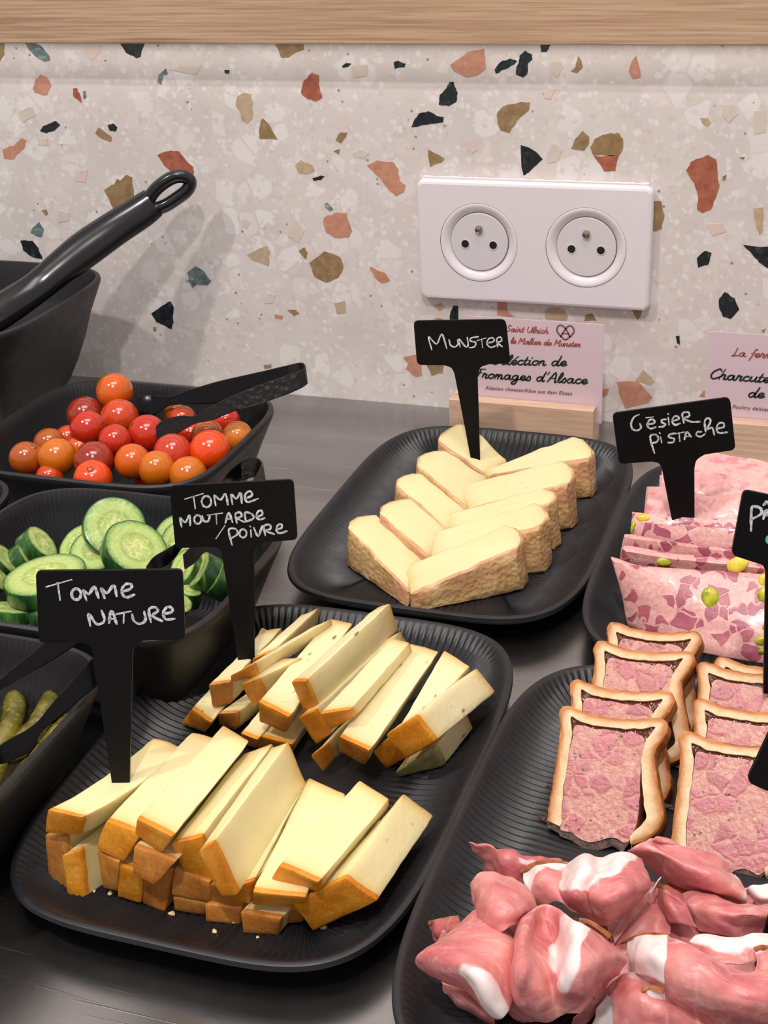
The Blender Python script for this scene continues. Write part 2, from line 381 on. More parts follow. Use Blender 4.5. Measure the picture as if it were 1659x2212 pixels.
t.color(t.ramp(t.noise(160, 3), [(.35, (206, 180, 40)), (.6, (236, 214, 84))])).sss(.2, (1, .9, .2), .002); M['pistachio_y'] = t.m
t = NT('cured_ham', .3)
fat = t.attr('fat'); lean = t.attr('lean')
rim = t.attr('rim')
fib = t.noise(1, 6, .7, t.vec((110, 420, 240), (.4, .3, .5)), .8)
fib2 = t.noise(1, 4, .6, t.vec((50, 160, 90), (.2, .5, .9)), 1.2)
meat = t.ramp(t.noise(55, 5, .6), [(.3, (190, 90, 97)), (.46, (208, 120, 121)), (.60, (219, 140, 135)), (.78, (231, 166, 151))])
meat = t.mix(t.math('MULTIPLY', t.step(fib2, .50, .66), .35), meat, (232, 168, 158))
meat = t.mix(t.math('MULTIPLY', t.step(fib, .54, .66), .40), meat, (240, 198, 192))
meat = t.mix(t.math('MULTIPLY', rim, .45), meat, (240, 176, 168))
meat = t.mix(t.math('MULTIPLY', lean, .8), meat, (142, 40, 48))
ff = t.math('ADD', fat, t.math('MULTIPLY', t.math('SUBTRACT', t.noise(110, 5), .5), .75))
vein = t.math('MULTIPLY', t.step(t.vor(70, 'Distance', 'DISTANCE_TO_EDGE'), .05, .01), t.step(t.noise(40, 2), .5, .6))
meat = t.mix(t.math('MULTIPLY', vein, .25), meat, (244, 218, 212))
c = t.mix(t.step(ff, .46, .58), meat, t.ramp(t.noise(160, 4), [(.3, (236, 208, 206)), (.6, (246, 230, 226)), (.8, (250, 240, 236))]))
t.color(c).bump(t.math('ADD', fib, t.math('MULTIPLY', t.noise(90, 3), 1.2)), .35, .0006).sss(.3, (1, .4, .35), .0025).set(Coat_Weight=.12, Coat_Roughness=.25); t.b.inputs['Roughness'].default_value = .36; M['ham'] = t.m
t = NT('ham_skin', .5); t.color(t.ramp(t.noise(300, 3), [(.3, (110, 56, 30)), (.6, (170, 106, 62)), (.8, (206, 150, 104))])); M['ham_skin'] = t.m
t = NT('crumb_bits', .6); t.color((226, 206, 150)); M['bits'] = t.m

# ------------------------------------------------------------------ the setting
bm = bmesh.new(); box(bm, -1.3, 1.1, 0.0, 0.03, -0.06, 1.3)
wall = obj('wall_back', bm, M['terrazzo'], smooth=False); wall['kind'] = 'structure'
wall['label'] = 'pale terrazzo back wall with coloured stone chips'
bm = bmesh.new(); box(bm, -1.3, 1.1, -0.026, 0.0, 0.249, 0.45, .0008)
fas = obj('trim_1', bm, M['oak'], smooth=False); fas['kind'] = 'structure'; fas['label'] = 'light oak panel edge running along the top of the wall'
# worktop
bm = bmesh.new(); box(bm, -1.3, 1.1, -1.25, 0.0, -0.05, 0.0, .001)
tag(obj('steel_worktop', bm, M['steel'], smooth=False), 'scratched stainless steel worktop under all the trays and bowls', 'worktop')

zA = sc((0, 0), 2.0); zB = sc((830, 0), 2.001); z4 = sc((860, 360), 2.076); z3 = sc((0, 350), 2.37); ID = lambda x, y: (x, y)
CH = [
('T', zA, [(-40, 185), (18, 185), (20, 235), (0, 265), (-40, 260)]), ('B', zA, [(105, 180), (150, 180), (185, 205), (215, 245), (215, 262), (195, 266), (150, 240), (125, 215)]),
('K', zA, [(350, 200), (440, 195), (425, 235), (400, 262), (365, 235)]), ('G', zA, [(518, 180), (628, 180), (608, 245), (590, 252), (545, 228)]),
('T', zA, [(1188, 185), (1313, 185), (1313, 215), (1265, 235), (1245, 250), (1215, 248), (1205, 220)]), ('G', zA, [(1478, 285), (1495, 272), (1518, 275), (1505, 288), (1482, 293)]),
('S', zA, [(1520, 285), (1588, 278), (1585, 330), (1535, 335)]), ('O', zA, [(1348, 312), (1378, 325), (1382, 380), (1393, 420), (1368, 437), (1330, 428), (1300, 400), (1308, 360), (1335, 325)]),
('G', zA, [(970, 302), (992, 302), (990, 318), (972, 316)]), ('B', zA, [(700, 310), (718, 295), (725, 320), (705, 325), (697, 367), (682, 355), (685, 325)]),
('P', zA, [(175, 322), (205, 335), (222, 370), (200, 412), (150, 400), (142, 380), (155, 340)]), ('O', zA, [(315, 382), (333, 380), (350, 420), (353, 445), (318, 418)]),
('B', zA, [(358, 395), (370, 392), (375, 420), (362, 428)]), ('Tp', zA, [(1050, 402), (1085, 405), (1092, 450), (1090, 510), (1070, 533), (1045, 520), (1035, 480), (1018, 455), (1028, 415)]),
('T', zA, [(1133, 510), (1165, 540), (1200, 602), (1122, 598), (1120, 560)]), ('G', zA, [(185, 545), (240, 522), (260, 540), (235, 565), (200, 576), (174, 566)]),
('G', zA, [(465, 540), (490, 533), (508, 550), (500, 568), (475, 565)]), ('T', zA, [(425, 550), (455, 572), (485, 595), (480, 612), (435, 595), (412, 575)]),
('P', zA, [(10, 645), (60, 630), (95, 596), (115, 605), (105, 640), (75, 665), (60, 687), (20, 685)]), ('O', zA, [(680, 670), (740, 650), (775, 655), (795, 680), (835, 720), (838, 750), (805, 755), (760, 755), (710, 715)]),
('T', zA, [(450, 820), (495, 795), (505, 772), (520, 780), (545, 755), (572, 765), (578, 850), (500, 915), (478, 880)]), ('T', zA, [(1450, 605), (1470, 572), (1500, 572), (1495, 590), (1475, 618)]),
('T', zA, [(1442, 652), (1468, 643), (1465, 668)]), ('S', zA, [(1520, 660), (1560, 645), (1595, 660), (1575, 685), (1530, 680)]),
('Tp', zA, [(1275, 715), (1300, 690), (1350, 712), (1360, 740), (1320, 752), (1290, 748)]), ('G', zA, [(1350, 770), (1385, 758), (1402, 762), (1385, 778), (1355, 780)]),
('P', ID, [(793, 358), (815, 346), (850, 350), (861, 365), (863, 390), (876, 400), (872, 415), (855, 424), (838, 408), (822, 385)]),
('B', zA, [(1400, 880), (1415, 876), (1440, 905), (1425, 912), (1408, 900)]), ('P', zA, [(1400, 940), (1450, 918), (1498, 920), (1522, 1000), (1505, 1025), (1450, 1028), (1410, 1005), (1397, 965)]),

('T', ID, [(668, 568), (700, 543), (735, 556), (742, 578), (730, 600), (705, 610), (680, 598)]),
('B', zA, [(140, 985), (170, 958), (190, 990), (180, 1025), (150, 1015), (132, 1005)]), ('G', ID, [(44, 520), (70, 520), (83, 535), (92, 560), (70, 555), (50, 540)]),
('T', zA, [(180, 910), (200, 903), (208, 920), (200, 932)]), ('B', zA, [(655, 815), (690, 790), (715, 800), (680, 830)]), ('K', zA, [(1040, 955), (1065, 943), (1082, 960), (1068, 985), (1045, 975)]),
('G', zB, [(42, 268), (60, 262), (92, 275), (88, 290), (60, 292), (45, 297)]), ('P', zB, [(285, 280), (360, 225), (430, 210), (437, 250), (438, 300), (400, 325), (350, 332), (305, 310)]),
('G', zB, [(478, 300), (500, 270), (545, 252), (575, 265), (560, 280), (520, 300), (482, 318)]), ('G', zB, [(585, 240), (610, 218), (638, 235), (640, 258), (620, 275), (618, 320), (600, 335), (570, 322), (572, 290), (582, 270)]),
('G', zB, [(675, 190), (722, 190), (700, 225), (678, 225)]), ('T', zB, [(838, 242), (852, 262), (858, 290), (835, 315), (808, 308), (828, 285)]),
('P', zB, [(1090, 240), (1103, 290), (1108, 335), (1075, 340), (1058, 310), (1065, 280)]), ('G', zB, [(282, 355), (300, 353), (305, 375), (318, 400), (312, 440), (280, 458), (235, 452), (240, 410), (270, 380)]),
('G', zB, [(125, 530), (150, 490), (190, 480), (225, 500), (257, 505), (255, 528), (200, 535), (150, 545), (118, 550)]), ('T', zB, [(487, 490), (515, 458), (590, 440), (630, 442), (625, 475), (575, 520), (543, 573), (505, 565), (490, 530)]),
('T', zB, [(190, 645), (262, 685), (250, 700), (198, 722)]), ('K', zB, [(360, 605), (395, 605), (400, 650), (375, 665), (360, 640)]),
('G', zB, [(590, 627), (630, 640), (655, 655), (685, 688), (650, 720), (625, 745), (602, 758), (593, 720), (592, 680)]), ('T', zB, [(858, 565), (885, 590), (886, 620), (865, 650), (808, 642), (825, 600)]),
('T', zB, [(890, 635), (910, 600), (960, 580), (1010, 573), (1032, 600), (1030, 650), (1015, 672), (905, 672)]), ('O', zB, [(906, 674), (1014, 674), (1005, 700), (1000, 738), (950, 740), (925, 700)]),
('O', zB, [(1305, 735), (1325, 700), (1400, 668), (1435, 690), (1442, 760), (1450, 800), (1435, 850), (1412, 905), (1375, 920), (1352, 905), (1358, 850), (1340, 790)]),
('Tp', zB, [(1365, 510), (1400, 510), (1413, 530), (1400, 545), (1382, 540)]), ('T', zB, [(1535, 680), (1560, 678), (1550, 690)]), ('T', zB, [(1463, 762), (1480, 755), (1475, 778), (1463, 780)]),
('T', zB, [(1160, 868), (1198, 870), (1212, 930), (1200, 990), (1160, 1000)]), ('Tp', zB, [(1595, 900), (1640, 895), (1640, 945), (1635, 1000), (1620, 1018), (1605, 960)]),
('S', zB, [(720, 270), (760, 262), (775, 290), (745, 335), (722, 310)]), ('S', zB, [(705, 660), (735, 620), (772, 650), (745, 700), (705, 705)]), ('K', zB, [(690, 390), (740, 385), (720, 430), (690, 425)]),
('S', zB, [(1465, 455), (1510, 450), (1530, 490), (1490, 530), (1462, 500)]), ('S', zB, [(1600, 480), (1650, 475), (1650, 570), (1600, 580)]), ('K', zB, [(1395, 970), (1460, 965), (1480, 1000), (1420, 1020)]),
('G', z4, [(1340, 410), (1375, 378), (1405, 385), (1398, 420), (1390, 440), (1345, 452)]), ('G', z4, [(1548, 350), (1659, 358), (1760, 370), (1740, 470), (1659, 455), (1620, 430), (1590, 395)]),
('G', z4, [(1440, 590), (1465, 562), (1510, 590), (1530, 640), (1490, 683), (1455, 670), (1440, 635)]), ('G', z4, [(1245, 760), (1262, 758), (1264, 798), (1250, 790)]),
('P', z4, [(980, 965), (1075, 962), (1140, 1035), (1120, 1060), (1020, 1083), (1000, 1040)]), ('Tp', z4, [(1065, 955), (1100, 910), (1150, 965), (1130, 980), (1085, 965)]),
('T', z4, [(1040, 630), (1105, 632), (1075, 687)]), ('P', z4, [(22, 855), (90, 840), (105, 890), (108, 935), (80, 942), (35, 908), (45, 885)]), ('T', z4, [(125, 880), (205, 880), (200, 925), (150, 937)]),
('P', z4, [(445, 605), (485, 605), (490, 645), (520, 672), (445, 665)]), ('Tp', z4, [(660, 640), (700, 628), (745, 640), (762, 670), (755, 690), (660, 680)]), ('T', z4, [(840, 665), (870, 660), (890, 690), (835, 692)]),
('G', z4, [(235, 650), (250, 622), (270, 625), (270, 690), (232, 685)]), ('Tp', z4, [(160, 625), (190, 610), (210, 635), (185, 648)]), ('P', z4, [(150, 690), (180, 678), (205, 685), (195, 698)]),
('P', z4, [(1350, 1030), (1370, 1003), (1390, 1000), (1390, 1038)]), ('P', z4, [(905, 1000), (945, 995), (940, 1020), (905, 1040)]), ('T', z4, [(1630, 735), (1648, 725), (1640, 745)]),
('B', z3, [(965, 600), (960, 565), (1000, 532), (1040, 555), (1083, 610), (1060, 632), (1010, 625), (985, 645)]), ('G', z3, [(775, 775), (830, 735), (872, 712), (890, 745), (885, 790), (890, 820), (880, 855), (840, 835), (800, 818)]),
('Tp', z3, [(1265, 475), (1370, 428), (1383, 460), (1375, 532), (1300, 505)]), ('T', z3, [(1530, 455), (1560, 437), (1575, 465), (1565, 497)]), ('S', z3, [(1350, 700), (1380, 672), (1412, 680), (1400, 725), (1355, 722)]),
('T', z3, [(1470, 755), (1515, 758), (1532, 775), (1505, 790)]), ('P', z3, [(1405, 780), (1450, 790), (1445, 803), (1408, 800)]), ('S', z3, [(1000, 860), (1040, 850), (1060, 890), (1050, 920), (1010, 905)]),
('T', z3, [(785, 845), (800, 845), (800, 865), (785, 865)]), ('T', z3, [(1350, 1040), (1390, 1035), (1388, 1055), (1355, 1058)]), ('P', ID, [(798, 575), (830, 588), (843, 605), (825, 612), (808, 598)]),
('Tp', ID, [(722, 655), (745, 650), (748, 675), (728, 678)]), ('S', z3, [(1480, 330), (1520, 300), (1560, 350), (1530, 410), (1475, 385)]), ('S', z3, [(300, 250), (360, 255), (350, 300), (300, 310)]),
('S', zA, [(820, 285), (870, 280), (850, 320), (730, 300)]), ('S', zA, [(165, 600), (205, 600), (200, 630), (165, 625)]), ('S', zA, [(80, 480), (140, 460), (155, 495), (100, 530)]), ('K', zA, [(330, 740), (380, 730), (370, 790), (325, 785)]),
]
BIG = {'G', 'B', 'O', 'P', 'T', 'Tp', 'S', 'K'}
for k, f, pts in CH:
    bm = bmesh.new(); W = []
    base = [aty(*f(*p), 0.0) for p in pts]
    n = len(base)
    for i in range(n):
        a = base[i]; b = base[(i+1) % n]; W.append(a)
        d = b-a
        if d.length > .004:
            for q in (.33, .67):
                W.append(a+d*q+Vector((random.uniform(-1, 1), 0, random.uniform(-1, 1)))*min(.0006, d.length*.06))
    extrude_poly(bm, [Vector((p.x, -.00025, p.z)) for p in W], [Vector((p.x, .0008, p.z)) for p in W])
    obj('stone_chip', bm, M[k], wall, smooth=False)

# the terrazzo goes on beyond the picture
rc_ = random.Random(21)
for q in range(64):
    cx = rc_.uniform(.235, .66) if q % 2 else rc_.uniform(-.92, -.50); cz_ = rc_.uniform(.01, .24); r = rc_.choice((.003, .004, .005, .008)); m = rc_.randint(5, 8); el = rc_.uniform(.5, 1); ro = rc_.uniform(0, 3.1); W = []
    for k in range(m):
        a = 2*math.pi*k/m; rr_ = r*rc_.uniform(.7, 1.2); x, z = rr_*math.cos(a), rr_*math.sin(a)*el
        W.append((cx+x*math.cos(ro)-z*math.sin(ro), cz_+x*math.sin(ro)+z*math.cos(ro)))
    bm = bmesh.new(); extrude_poly(bm, [Vector((x, -.00025, z)) for x, z in W], [Vector((x, .0008, z)) for x, z in W]); obj('stone_chip', bm, M[rc_.choice('OPTGGBSK')], wall, smooth=False)

# ------------------------------------------------------------------ double socket
HZ = .12155
so = thing('double_wall_socket', 'glossy white double wall socket plate with two round French outlets', 'socket', (0, 0, HZ))
def rrect(w_, h_, r, n=6):
    out = []
    for cx, cz, a0 in ((w_/2-r, h_/2-r, 0), (-w_/2+r, h_/2-r, 90), (-w_/2+r, -h_/2+r, 180), (w_/2-r, -h_/2+r, 270)):
        for k in range(n+1):
            a = math.radians(a0+90*k/n); out.append((cx+r*math.cos(a), cz+r*math.sin(a)))
    return out
bm = bmesh.new()
rings = []
for ins, y in ((0.0006, 0.0), (0, -.004), (.0003, -.0062), (.0012, -.0075), (.0026, -.0080)):
    rings.append([Vector((x, y, HZ+z)) for x, z in rrect(.1546-2*ins, .0805-2*ins, .0052-ins)])
V = loft(bm, rings, cap=False)
ring = V[-1]
# front face pierced by two round openings
holes = []
for sx in (-.0355, .0355):
    hv = [bm.verts.new((sx+.0262*math.cos(2*math.pi*k/48), -.0080, HZ+.0262*math.sin(2*math.pi*k/48))) for k in range(48)]
    holes.append(hv)
es = [bm.edges.get((ring[i], ring[(i+1) % len(ring)])) for i in range(len(ring))]
for hv in holes: es += [bm.edges.new((hv[k], hv[(k+1) % 48])) for k in range(48)]
bmesh.ops.triangle_fill(bm, use_beauty=True, edges=es)
pl = obj('cover_plate', bm, M['white'], so); pl.data.set_sharp_from_angle(angle=math.radians(12))
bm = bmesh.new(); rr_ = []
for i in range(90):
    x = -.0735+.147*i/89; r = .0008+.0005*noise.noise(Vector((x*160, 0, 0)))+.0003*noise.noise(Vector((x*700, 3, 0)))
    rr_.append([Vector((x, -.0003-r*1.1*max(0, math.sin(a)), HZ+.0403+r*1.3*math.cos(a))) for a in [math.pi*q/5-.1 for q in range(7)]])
loft(bm, rr_); obj('filler_glow_bead', bm, M['white2'], so, label='rough bead of white filler and painted-in glow above the plate')  # white bead is the caulk line and also imitates the glow above the plate
yd = Vector((0, -1, 0)); xd = Vector((1, 0, 0))
for sx in (-.0355, .0355):
    o = Vector((sx, 0, HZ))
    bm = bmesh.new(); lathe(bm, [(.0262, .0070), (.0259, .0079), (.0254, .0081), (.0235, .0078), (.0215, .0064), (.0198, .0052), (.0196, .0046)], o, yd, xd, 64)
    rg = obj('socket_ring', bm, M['white'], so)
    bm = bmesh.new(); lathe(bm, [(.0268, .006), (.0261, .0068)], o, yd, xd, 64); obj('shadow_gap', bm, M['hole'], so)
    bm = bmesh.new(); lathe(bm, [(.0193, .0040), (.0193, .0058), (.0188, .0063), (.0, .0063)], o, yd, xd, 64)
    fc = obj('socket_face', bm, M['white2'], so)
    for hx, hz in ((-.0095, -.0015), (.0095, -.0015)):
        bm = bmesh.new(); lathe(bm, [(.0031, .0062), (.0031, .0067), (.0026, .00665), (.0026, .0064)], o+Vector((hx, 0, hz)), yd, xd, 24); obj('hole_rim', bm, M['white2'], fc)
        bm = bmesh.new(); lathe(bm, [(.0027, .0066), (.0, .0066)], o+Vector((hx, 0, hz)), yd, xd, 24); obj('pin_hole', bm, M['hole'], fc)
    bm = bmesh.new(); lathe(bm, [(.0025, .006), (.0025, .0076), (.0021, .0086), (.001, .0091), (0, .0092)], o+Vector((0, 0, .0088)), yd, xd, 24); obj('earth_pin', bm, M['nickel'], fc)

# ------------------------------------------------------------------ script lettering for the cards
bowl = [(.8, .8), (.5, 1), (.15, .75), (.1, .3), (.35, 0), (.65, .3), (.8, .9)]
AL = {
'a': ([bowl, [(.8, .9), (.75, .25), (.95, 0), (1.15, .2)]], 1.1), 'c': ([[(.75, .8), (.5, 1), (.15, .7), (.15, .25), (.45, 0), (.85, .25)]], .85),
'd': ([bowl, [(1.05, 2.1), (.8, .5), (.9, 0), (1.15, .2)]], 1.15), 'e': ([[(.1, .35), (.55, .5), (.7, .8), (.45, 1), (.15, .7), (.15, .25), (.45, 0), (.9, .3)]], .85),
'f': ([[(.9, 1.8), (.7, 2.1), (.5, 1.6), (.35, .2), (.1, -.9)], [(.1, .95), (.75, 1)]], .75), 'g': ([bowl, [(.8, .9), (.7, -.6), (.4, -.95), (.1, -.7), (.5, -.2), (1.15, .25)]], 1.1),
'h': ([[(.4, 2.1), (.05, 0)], [(.1, .5), (.5, 1), (.7, .8), (.6, .2), (.75, 0), (1, .2)]], .98), 'i': ([[(.2, 1), (.1, .25), (.25, 0), (.5, .2)], [(.33, 1.45), (.36, 1.6)]], .48),
'k': ([[(.4, 2.1), (.05, 0)], [(.7, 1), (.2, .5), (.6, 0), (.85, .15)]], .85), 'l': ([[(.1, .3), (.5, 1.6), (.4, 2.1), (.2, 1.5), (.1, .3), (.3, 0), (.55, .25)]], .52),
'm': ([[(.15, 1), (.05, 0)], [(.1, .5), (.4, 1), (.5, .7), (.45, 0)], [(.5, .5), (.8, 1), (.95, .75), (.9, .2), (1.0, 0), (1.25, .2)]], 1.3),
'n': ([[(.15, 1), (.05, 0)], [(.1, .5), (.45, 1), (.6, .75), (.55, .2), (.7, 0), (.95, .2)]], .95), 'o': ([[(.5, 1), (.15, .7), (.15, .25), (.45, 0), (.8, .35), (.8, .8), (.5, 1)], [(.7, .9), (1.05, .8)]], .98),
'r': ([[(.05, .2), (.2, 1.1), (.35, .85), (.6, .9), (.5, .2), (.65, 0), (.85, .2)]], .8), 's': ([[(0, .1), (.4, 1), (.6, .5), (.55, .1), (.3, 0), (.1, .15)]], .75),
't': ([[(.35, 1.7), (.15, .3), (.3, 0), (.6, .25)], [(0, 1), (.6, 1.05)]], .62), 'u': ([[(.15, 1), (.1, .3), (.3, 0), (.65, .4), (.75, 1)], [(.75, 1), (.7, .25), (.85, 0), (1.1, .2)]], 1.0),
'S': ([[(1.1, 1.8), (.8, 2.1), (.4, 1.8), (.5, 1.3), (.9, .8), (.8, .2), (.4, 0), (0, .3)]], 1.2), 'U': ([[(.1, 2), (.1, .6), (.5, 0), (1, .6), (1.2, 2)], [(1.2, 2), (1.1, .2), (1.4, .1)]], 1.4),
'M': ([[(0, 0), (.3, 2), (.7, .6), (1.3, 2), (1.3, 0), (1.5, .1)]], 1.65), 'F': ([[(.2, 1.9), (1.3, 2.0)], [(.75, 1.95), (.4, .2), (0, .1)], [(.2, 1.1), (.9, 1.15)]], 1.1),
'A': ([[(0, 0), (.8, 2.1), (1.0, 0), (1.2, .1)], [(.2, .8), (1.0, .8)]], 1.3), 'L': ([[(.5, 2.1), (.3, .3), (0, 0), (.6, .1), (1.1, .2)]], 1.1),
'C': ([[(1.2, 1.7), (.9, 2.1), (.3, 1.5), (.1, .6), (.5, 0), (1.2, .5)]], 1.15), "'": ([[(.35, 2.1), (.2, 1.6)]], .45), ' ': ([], .7),
}
AL['é'] = (AL['e'][0]+[[(.45, 1.35), (.8, 1.75)]], .85)
def script(bm, text, y, p0, p1, xh, wd, n=Vector((0, -1, 0))):
    a = aty(*p0, y); b = aty(*p1, y); adv = sum(AL[c][1] for c in text); k = (b-a).length/adv; dx = (b-a).normalized(); up = Vector((0, 0, 1)); x = 0
    for ch in text:
        for st in AL[ch][0]:
            P = bez([a+dx*((x+q[0])*k+q[1]*xh*.28)+up*(q[1]*xh) for q in st], 4)
            ribbon(bm, P, n, wd, .0004, .0001)
        x += AL[ch][1]
def sans(text, y, p0, p1, mat, parent):
    cu = bpy.data.curves.new('t', 'FONT'); cu.body = text; cu.size = 1; cu.shear = .25; cu.offset = .012; cu.space_character = 1.08
    to = bpy.data.objects.new('t', cu); C.objects.link(to); dg = bpy.context.evaluated_depsgraph_get()
    me = bpy.data.meshes.new_from_object(to.evaluated_get(dg)); bpy.data.objects.remove(to)
    a = aty(*p0, y-.0006); b = aty(*p1, y-.0006); wx = max(v.co.x for v in me.vertices); k = (b-a).length/wx; dx = (b-a).normalized()
    bm = bmesh.new(); bm.from_mesh(me)
    for v in bm.verts: v.co = a+dx*(v.co.x*k)+Vector((0, 0, 1))*(v.co.y*k)
    obj('lettering', bm, mat, parent, smooth=False)
YC = -.039
def card_and_block(tl, tr_x, name_lbl, blk_lbl, bx0, bx1):
    z0, z1 = .0145, .0820
    b = thing('card_holder', blk_lbl, 'card holder', ((bx0+bx1)/2, YC, 0), 'wooden card holders against the wall')
    # block with a slot along its top
    bm = bmesh.new(); prof = [(-.050, 0), (-.050, .0268), (-.0400, .0268), (-.0400, .014), (-.0380, .014), (-.0380, .0268), (-.028, .0268), (-.028, 0)]
    extrude_poly(bm, [Vector((bx0, y, z)) for y, z in prof], [Vector((bx1, y, z)) for y, z in prof])
    obj('block', bm, M['beech'], b, smooth=False)
    c = thing('menu_card', name_lbl, 'card', ((tl+tr_x)/2, YC, z0), 'pale pink cards in wooden holders')
    bm = bmesh.new(); box(bm, tl, tr_x, YC-.0003, YC+.0003, z0, z1); obj('card', bm, M['card'], c, smooth=False)
    return c
z5 = sc((820, 560), 2.44)
c1 = card_and_block(-.0365, .0543, 'pale pink card lettered Fromages d\'Alsace behind the Munster sign', 'beech block holding the cheese card below the wall socket', -.0457, .0507)
bm = bmesh.new(); script(bm, 'Saint Ulrich', YC, (1092, 715), (1184, 720), .0020, .00068); script(bm, 'le Malker de Munster', YC, (1103, 741), (1253, 749), .0020, .00068)
obj('rust_lettering', bm, M['ink_red'], c1, smooth=False)
bm = bmesh.new(); script(bm, 'Séléction de', YC, (1062, 786), (1223, 790), .0032, .00108); script(bm, "Fromages d'Alsace", YC, (1024, 815), (1268, 829), .0032, .00108)
obj('dark_lettering', bm, M['ink'], c1, smooth=False)
sans('Alsatian cheeses/Käse aus dem Elsass', YC, (1048, 841), (1236, 854), M['ink_grey'], c1)
bm = bmesh.new(); lg = aty(1221.6, 718, YC)
for st in ([(-.1, -1), (-.7, -.35), (-1, .25), (-.85, .85), (-.45, 1), (0, .6), (.35, -.1), (.55, -.55)], [(.1, -1), (.7, -.35), (1, .25), (.85, .85), (.45, 1), (.05, .6), (-.3, -.1), (-.55, -.6)], [(-.35, -.15), (.4, -.15)], [(-.1, -1), (.1, -1)]):
    ribbon(bm, bez([lg+Vector((x*.0055, 0, z*.0047)) for x, z in st], 5), Vector((0, -1, 0)), .0011, .0004, .0001)
obj('heart_logo', bm, M['ink_mauve'], c1, smooth=False)
xl = aty(1531, 716, YC).x
c2 = card_and_block(xl, xl+.0908, 'pale pink card lettered Charcuterie at the right edge', 'beech block holding the charcuterie card at the right edge', xl-.0092, xl+.0872)
bm = bmesh.new(); script(bm, 'La ferme', YC, (1581, 768), (1680, 774), .0025, .0008); obj('rust_lettering', bm, M['ink_red'], c2, smooth=False)
bm = bmesh.new(); script(bm, 'Charcuterie', YC, (1532, 817), (1700, 829), .0032, .00108); script(bm, 'de la', YC, (1615, 857), (1690, 862), .0032, .00108); obj('dark_lettering', bm, M['ink'], c2, smooth=False)
sans('Poultry delicatessen', YC, (1581, 882), (1690, 891), M['ink_grey'], c2)

# ------------------------------------------------------------------ trays and bowls
def outline(cx, cy, a, b, nexp, N):
    """superellipse sampled evenly, with outward normals"""
    raw = []
    K = 2000
    for k in range(K):
        th = 2*math.pi*k/K; c_, s_ = math.cos(th), math.sin(th)
        raw.append(Vector((cx+a*math.copysign(abs(c_)**(2/nexp), c_), cy+b*math.copysign(abs(s_)**(2/nexp), s_), 0)))
    L = [0]
    for k in range(K): L.append(L[-1]+(raw[(k+1) % K]-raw[k]).length)
    tot = L[-1]; out = []; j = 0
    for i in range(N):
        d = tot*i/N
        while L[j+1] < d: j += 1
        q = (d-L[j])/(L[j+1]-L[j]) if L[j+1] > L[j] else 0
        out.append(raw[j % K].lerp(raw[(j+1) % K], q))
    P = []
    for i in range(N):
        t_ = out[(i+3) % N]-out[(i-3) % N]; P.append((out[i], Vector((t_.y, -t_.x, 0)).normalized()))
    return P, tot
def dish(name, label, cat, x0, x1, y0, y1, prof, pitch=.0040, amp=.00065, rib0=0, rib1=99, nexp=4.3, group=None, rot=0.0):
    """prof: list of (inset, z, rib weight) from outside foot, over the rim, to the inner floor"""
    cx, cy = (x0+x1)/2, (y0+y1)/2; a, b = (x1-x0)/2, (y1-y0)/2
    per = 4*(a+b)*.93; nr = int(per/pitch); N = nr*4
    P, tot = outline(cx, cy, a, b, nexp, N)
    o = thing(name, label, cat, (cx, cy, 0), group)
    bm = bmesh.new(); rings = []
    for ins, z, wgt in prof:
        r = []
        for i, (p, n) in enumerate(P):
            h = math.cos(2*math.pi*i/4.0)*amp*wgt if wgt else 0
            # inset along the normal; keep the corners from crossing
            if ins <= .033: q = p-n*ins
            else:
                q = p-n*.033; kk = 1-(ins-.033)/.0465; q = Vector((cx+(q.x-cx)*kk, cy+(q.y-cy)*kk, 0))
            r.append(Vector((q.x, q.y, z+h)))
        rings.append(r)
    V = [[bm.verts.new(p) for p in r] for r in rings]
    for A, B in zip(V, V[1:]):
        for k in range(N): k2 = (k+1) % N; bm.faces.new((A[k], A[k2], B[k2], B[k]))
    bm.faces.new(V[-1]); bm.faces.new(list(reversed(V[0])))
    if rot: bmesh.ops.rotate(bm, verts=bm.verts, cent=(cx, cy, 0), matrix=Matrix.Rotation(rot, 3, 'Z'))
    obj('dish_body', bm, M['tray'], o)
    return o
ZT = .0165
def tray_prof(h=ZT):
    return [(.026, .0, 0), (.0245, .0, 0), (.022, .0015, 0), (.014, .0045, 0), (.0055, .0095, 0), (.0012, h-.0040, 0), (0, h-.0024, 0), (.0004, h-.0006, 0), (.0016, h, 0), (.0030, h-.0003, 0),
            (.0042, h-.0012, .3), (.0065, h-.0034, 1), (.0100, h-.0062, 1), (.0140, h-.0088, 1), (.0180, h-.0106, .9), (.0220, h-.0118, .8), (.0260, h-.0125, .75), (.033, h-.0129, .6), (.044, h-.0130, .0), (.06, h-.0130, 0), (.079, h-.0130, 0)]
def bowl_prof(h, dep, wall=.017):
    pr = [(wall+.006, 0, 0), (wall+.004, 0, 0), (wall+.001, .003, 0), (wall*.72, h*.30, 0), (wall*.34, h*.65, 0), (.0008, h-.005, 0), (0, h-.0028, 0), (.0004, h-.0008, 0), (.0016, h, 0), (.0032, h-.0003, 0)]
    for q in (.04, .1, .2, .35, .5, .65, .8, .9, .96, 1):
        pr.append((.0044+(wall+.004)*q**1.3, h-.0012-(h-.0062)*(1-(1-q)**1.35), .9 if q < .97 else .4))
    pr.append((wall+.016, .0045, .4)); return pr
dish('serving_tray', 'black ribbed serving tray holding the ten Munster slices', 'tray', -.0775, .0900, -.3010, -.0655, tray_prof(), group='black ribbed serving trays')
dish('serving_tray', 'black ribbed serving tray holding both piles of tomme sticks', 'tray', -.0920, .0775, -.551, -.308, tray_prof(), group='black ribbed serving trays')
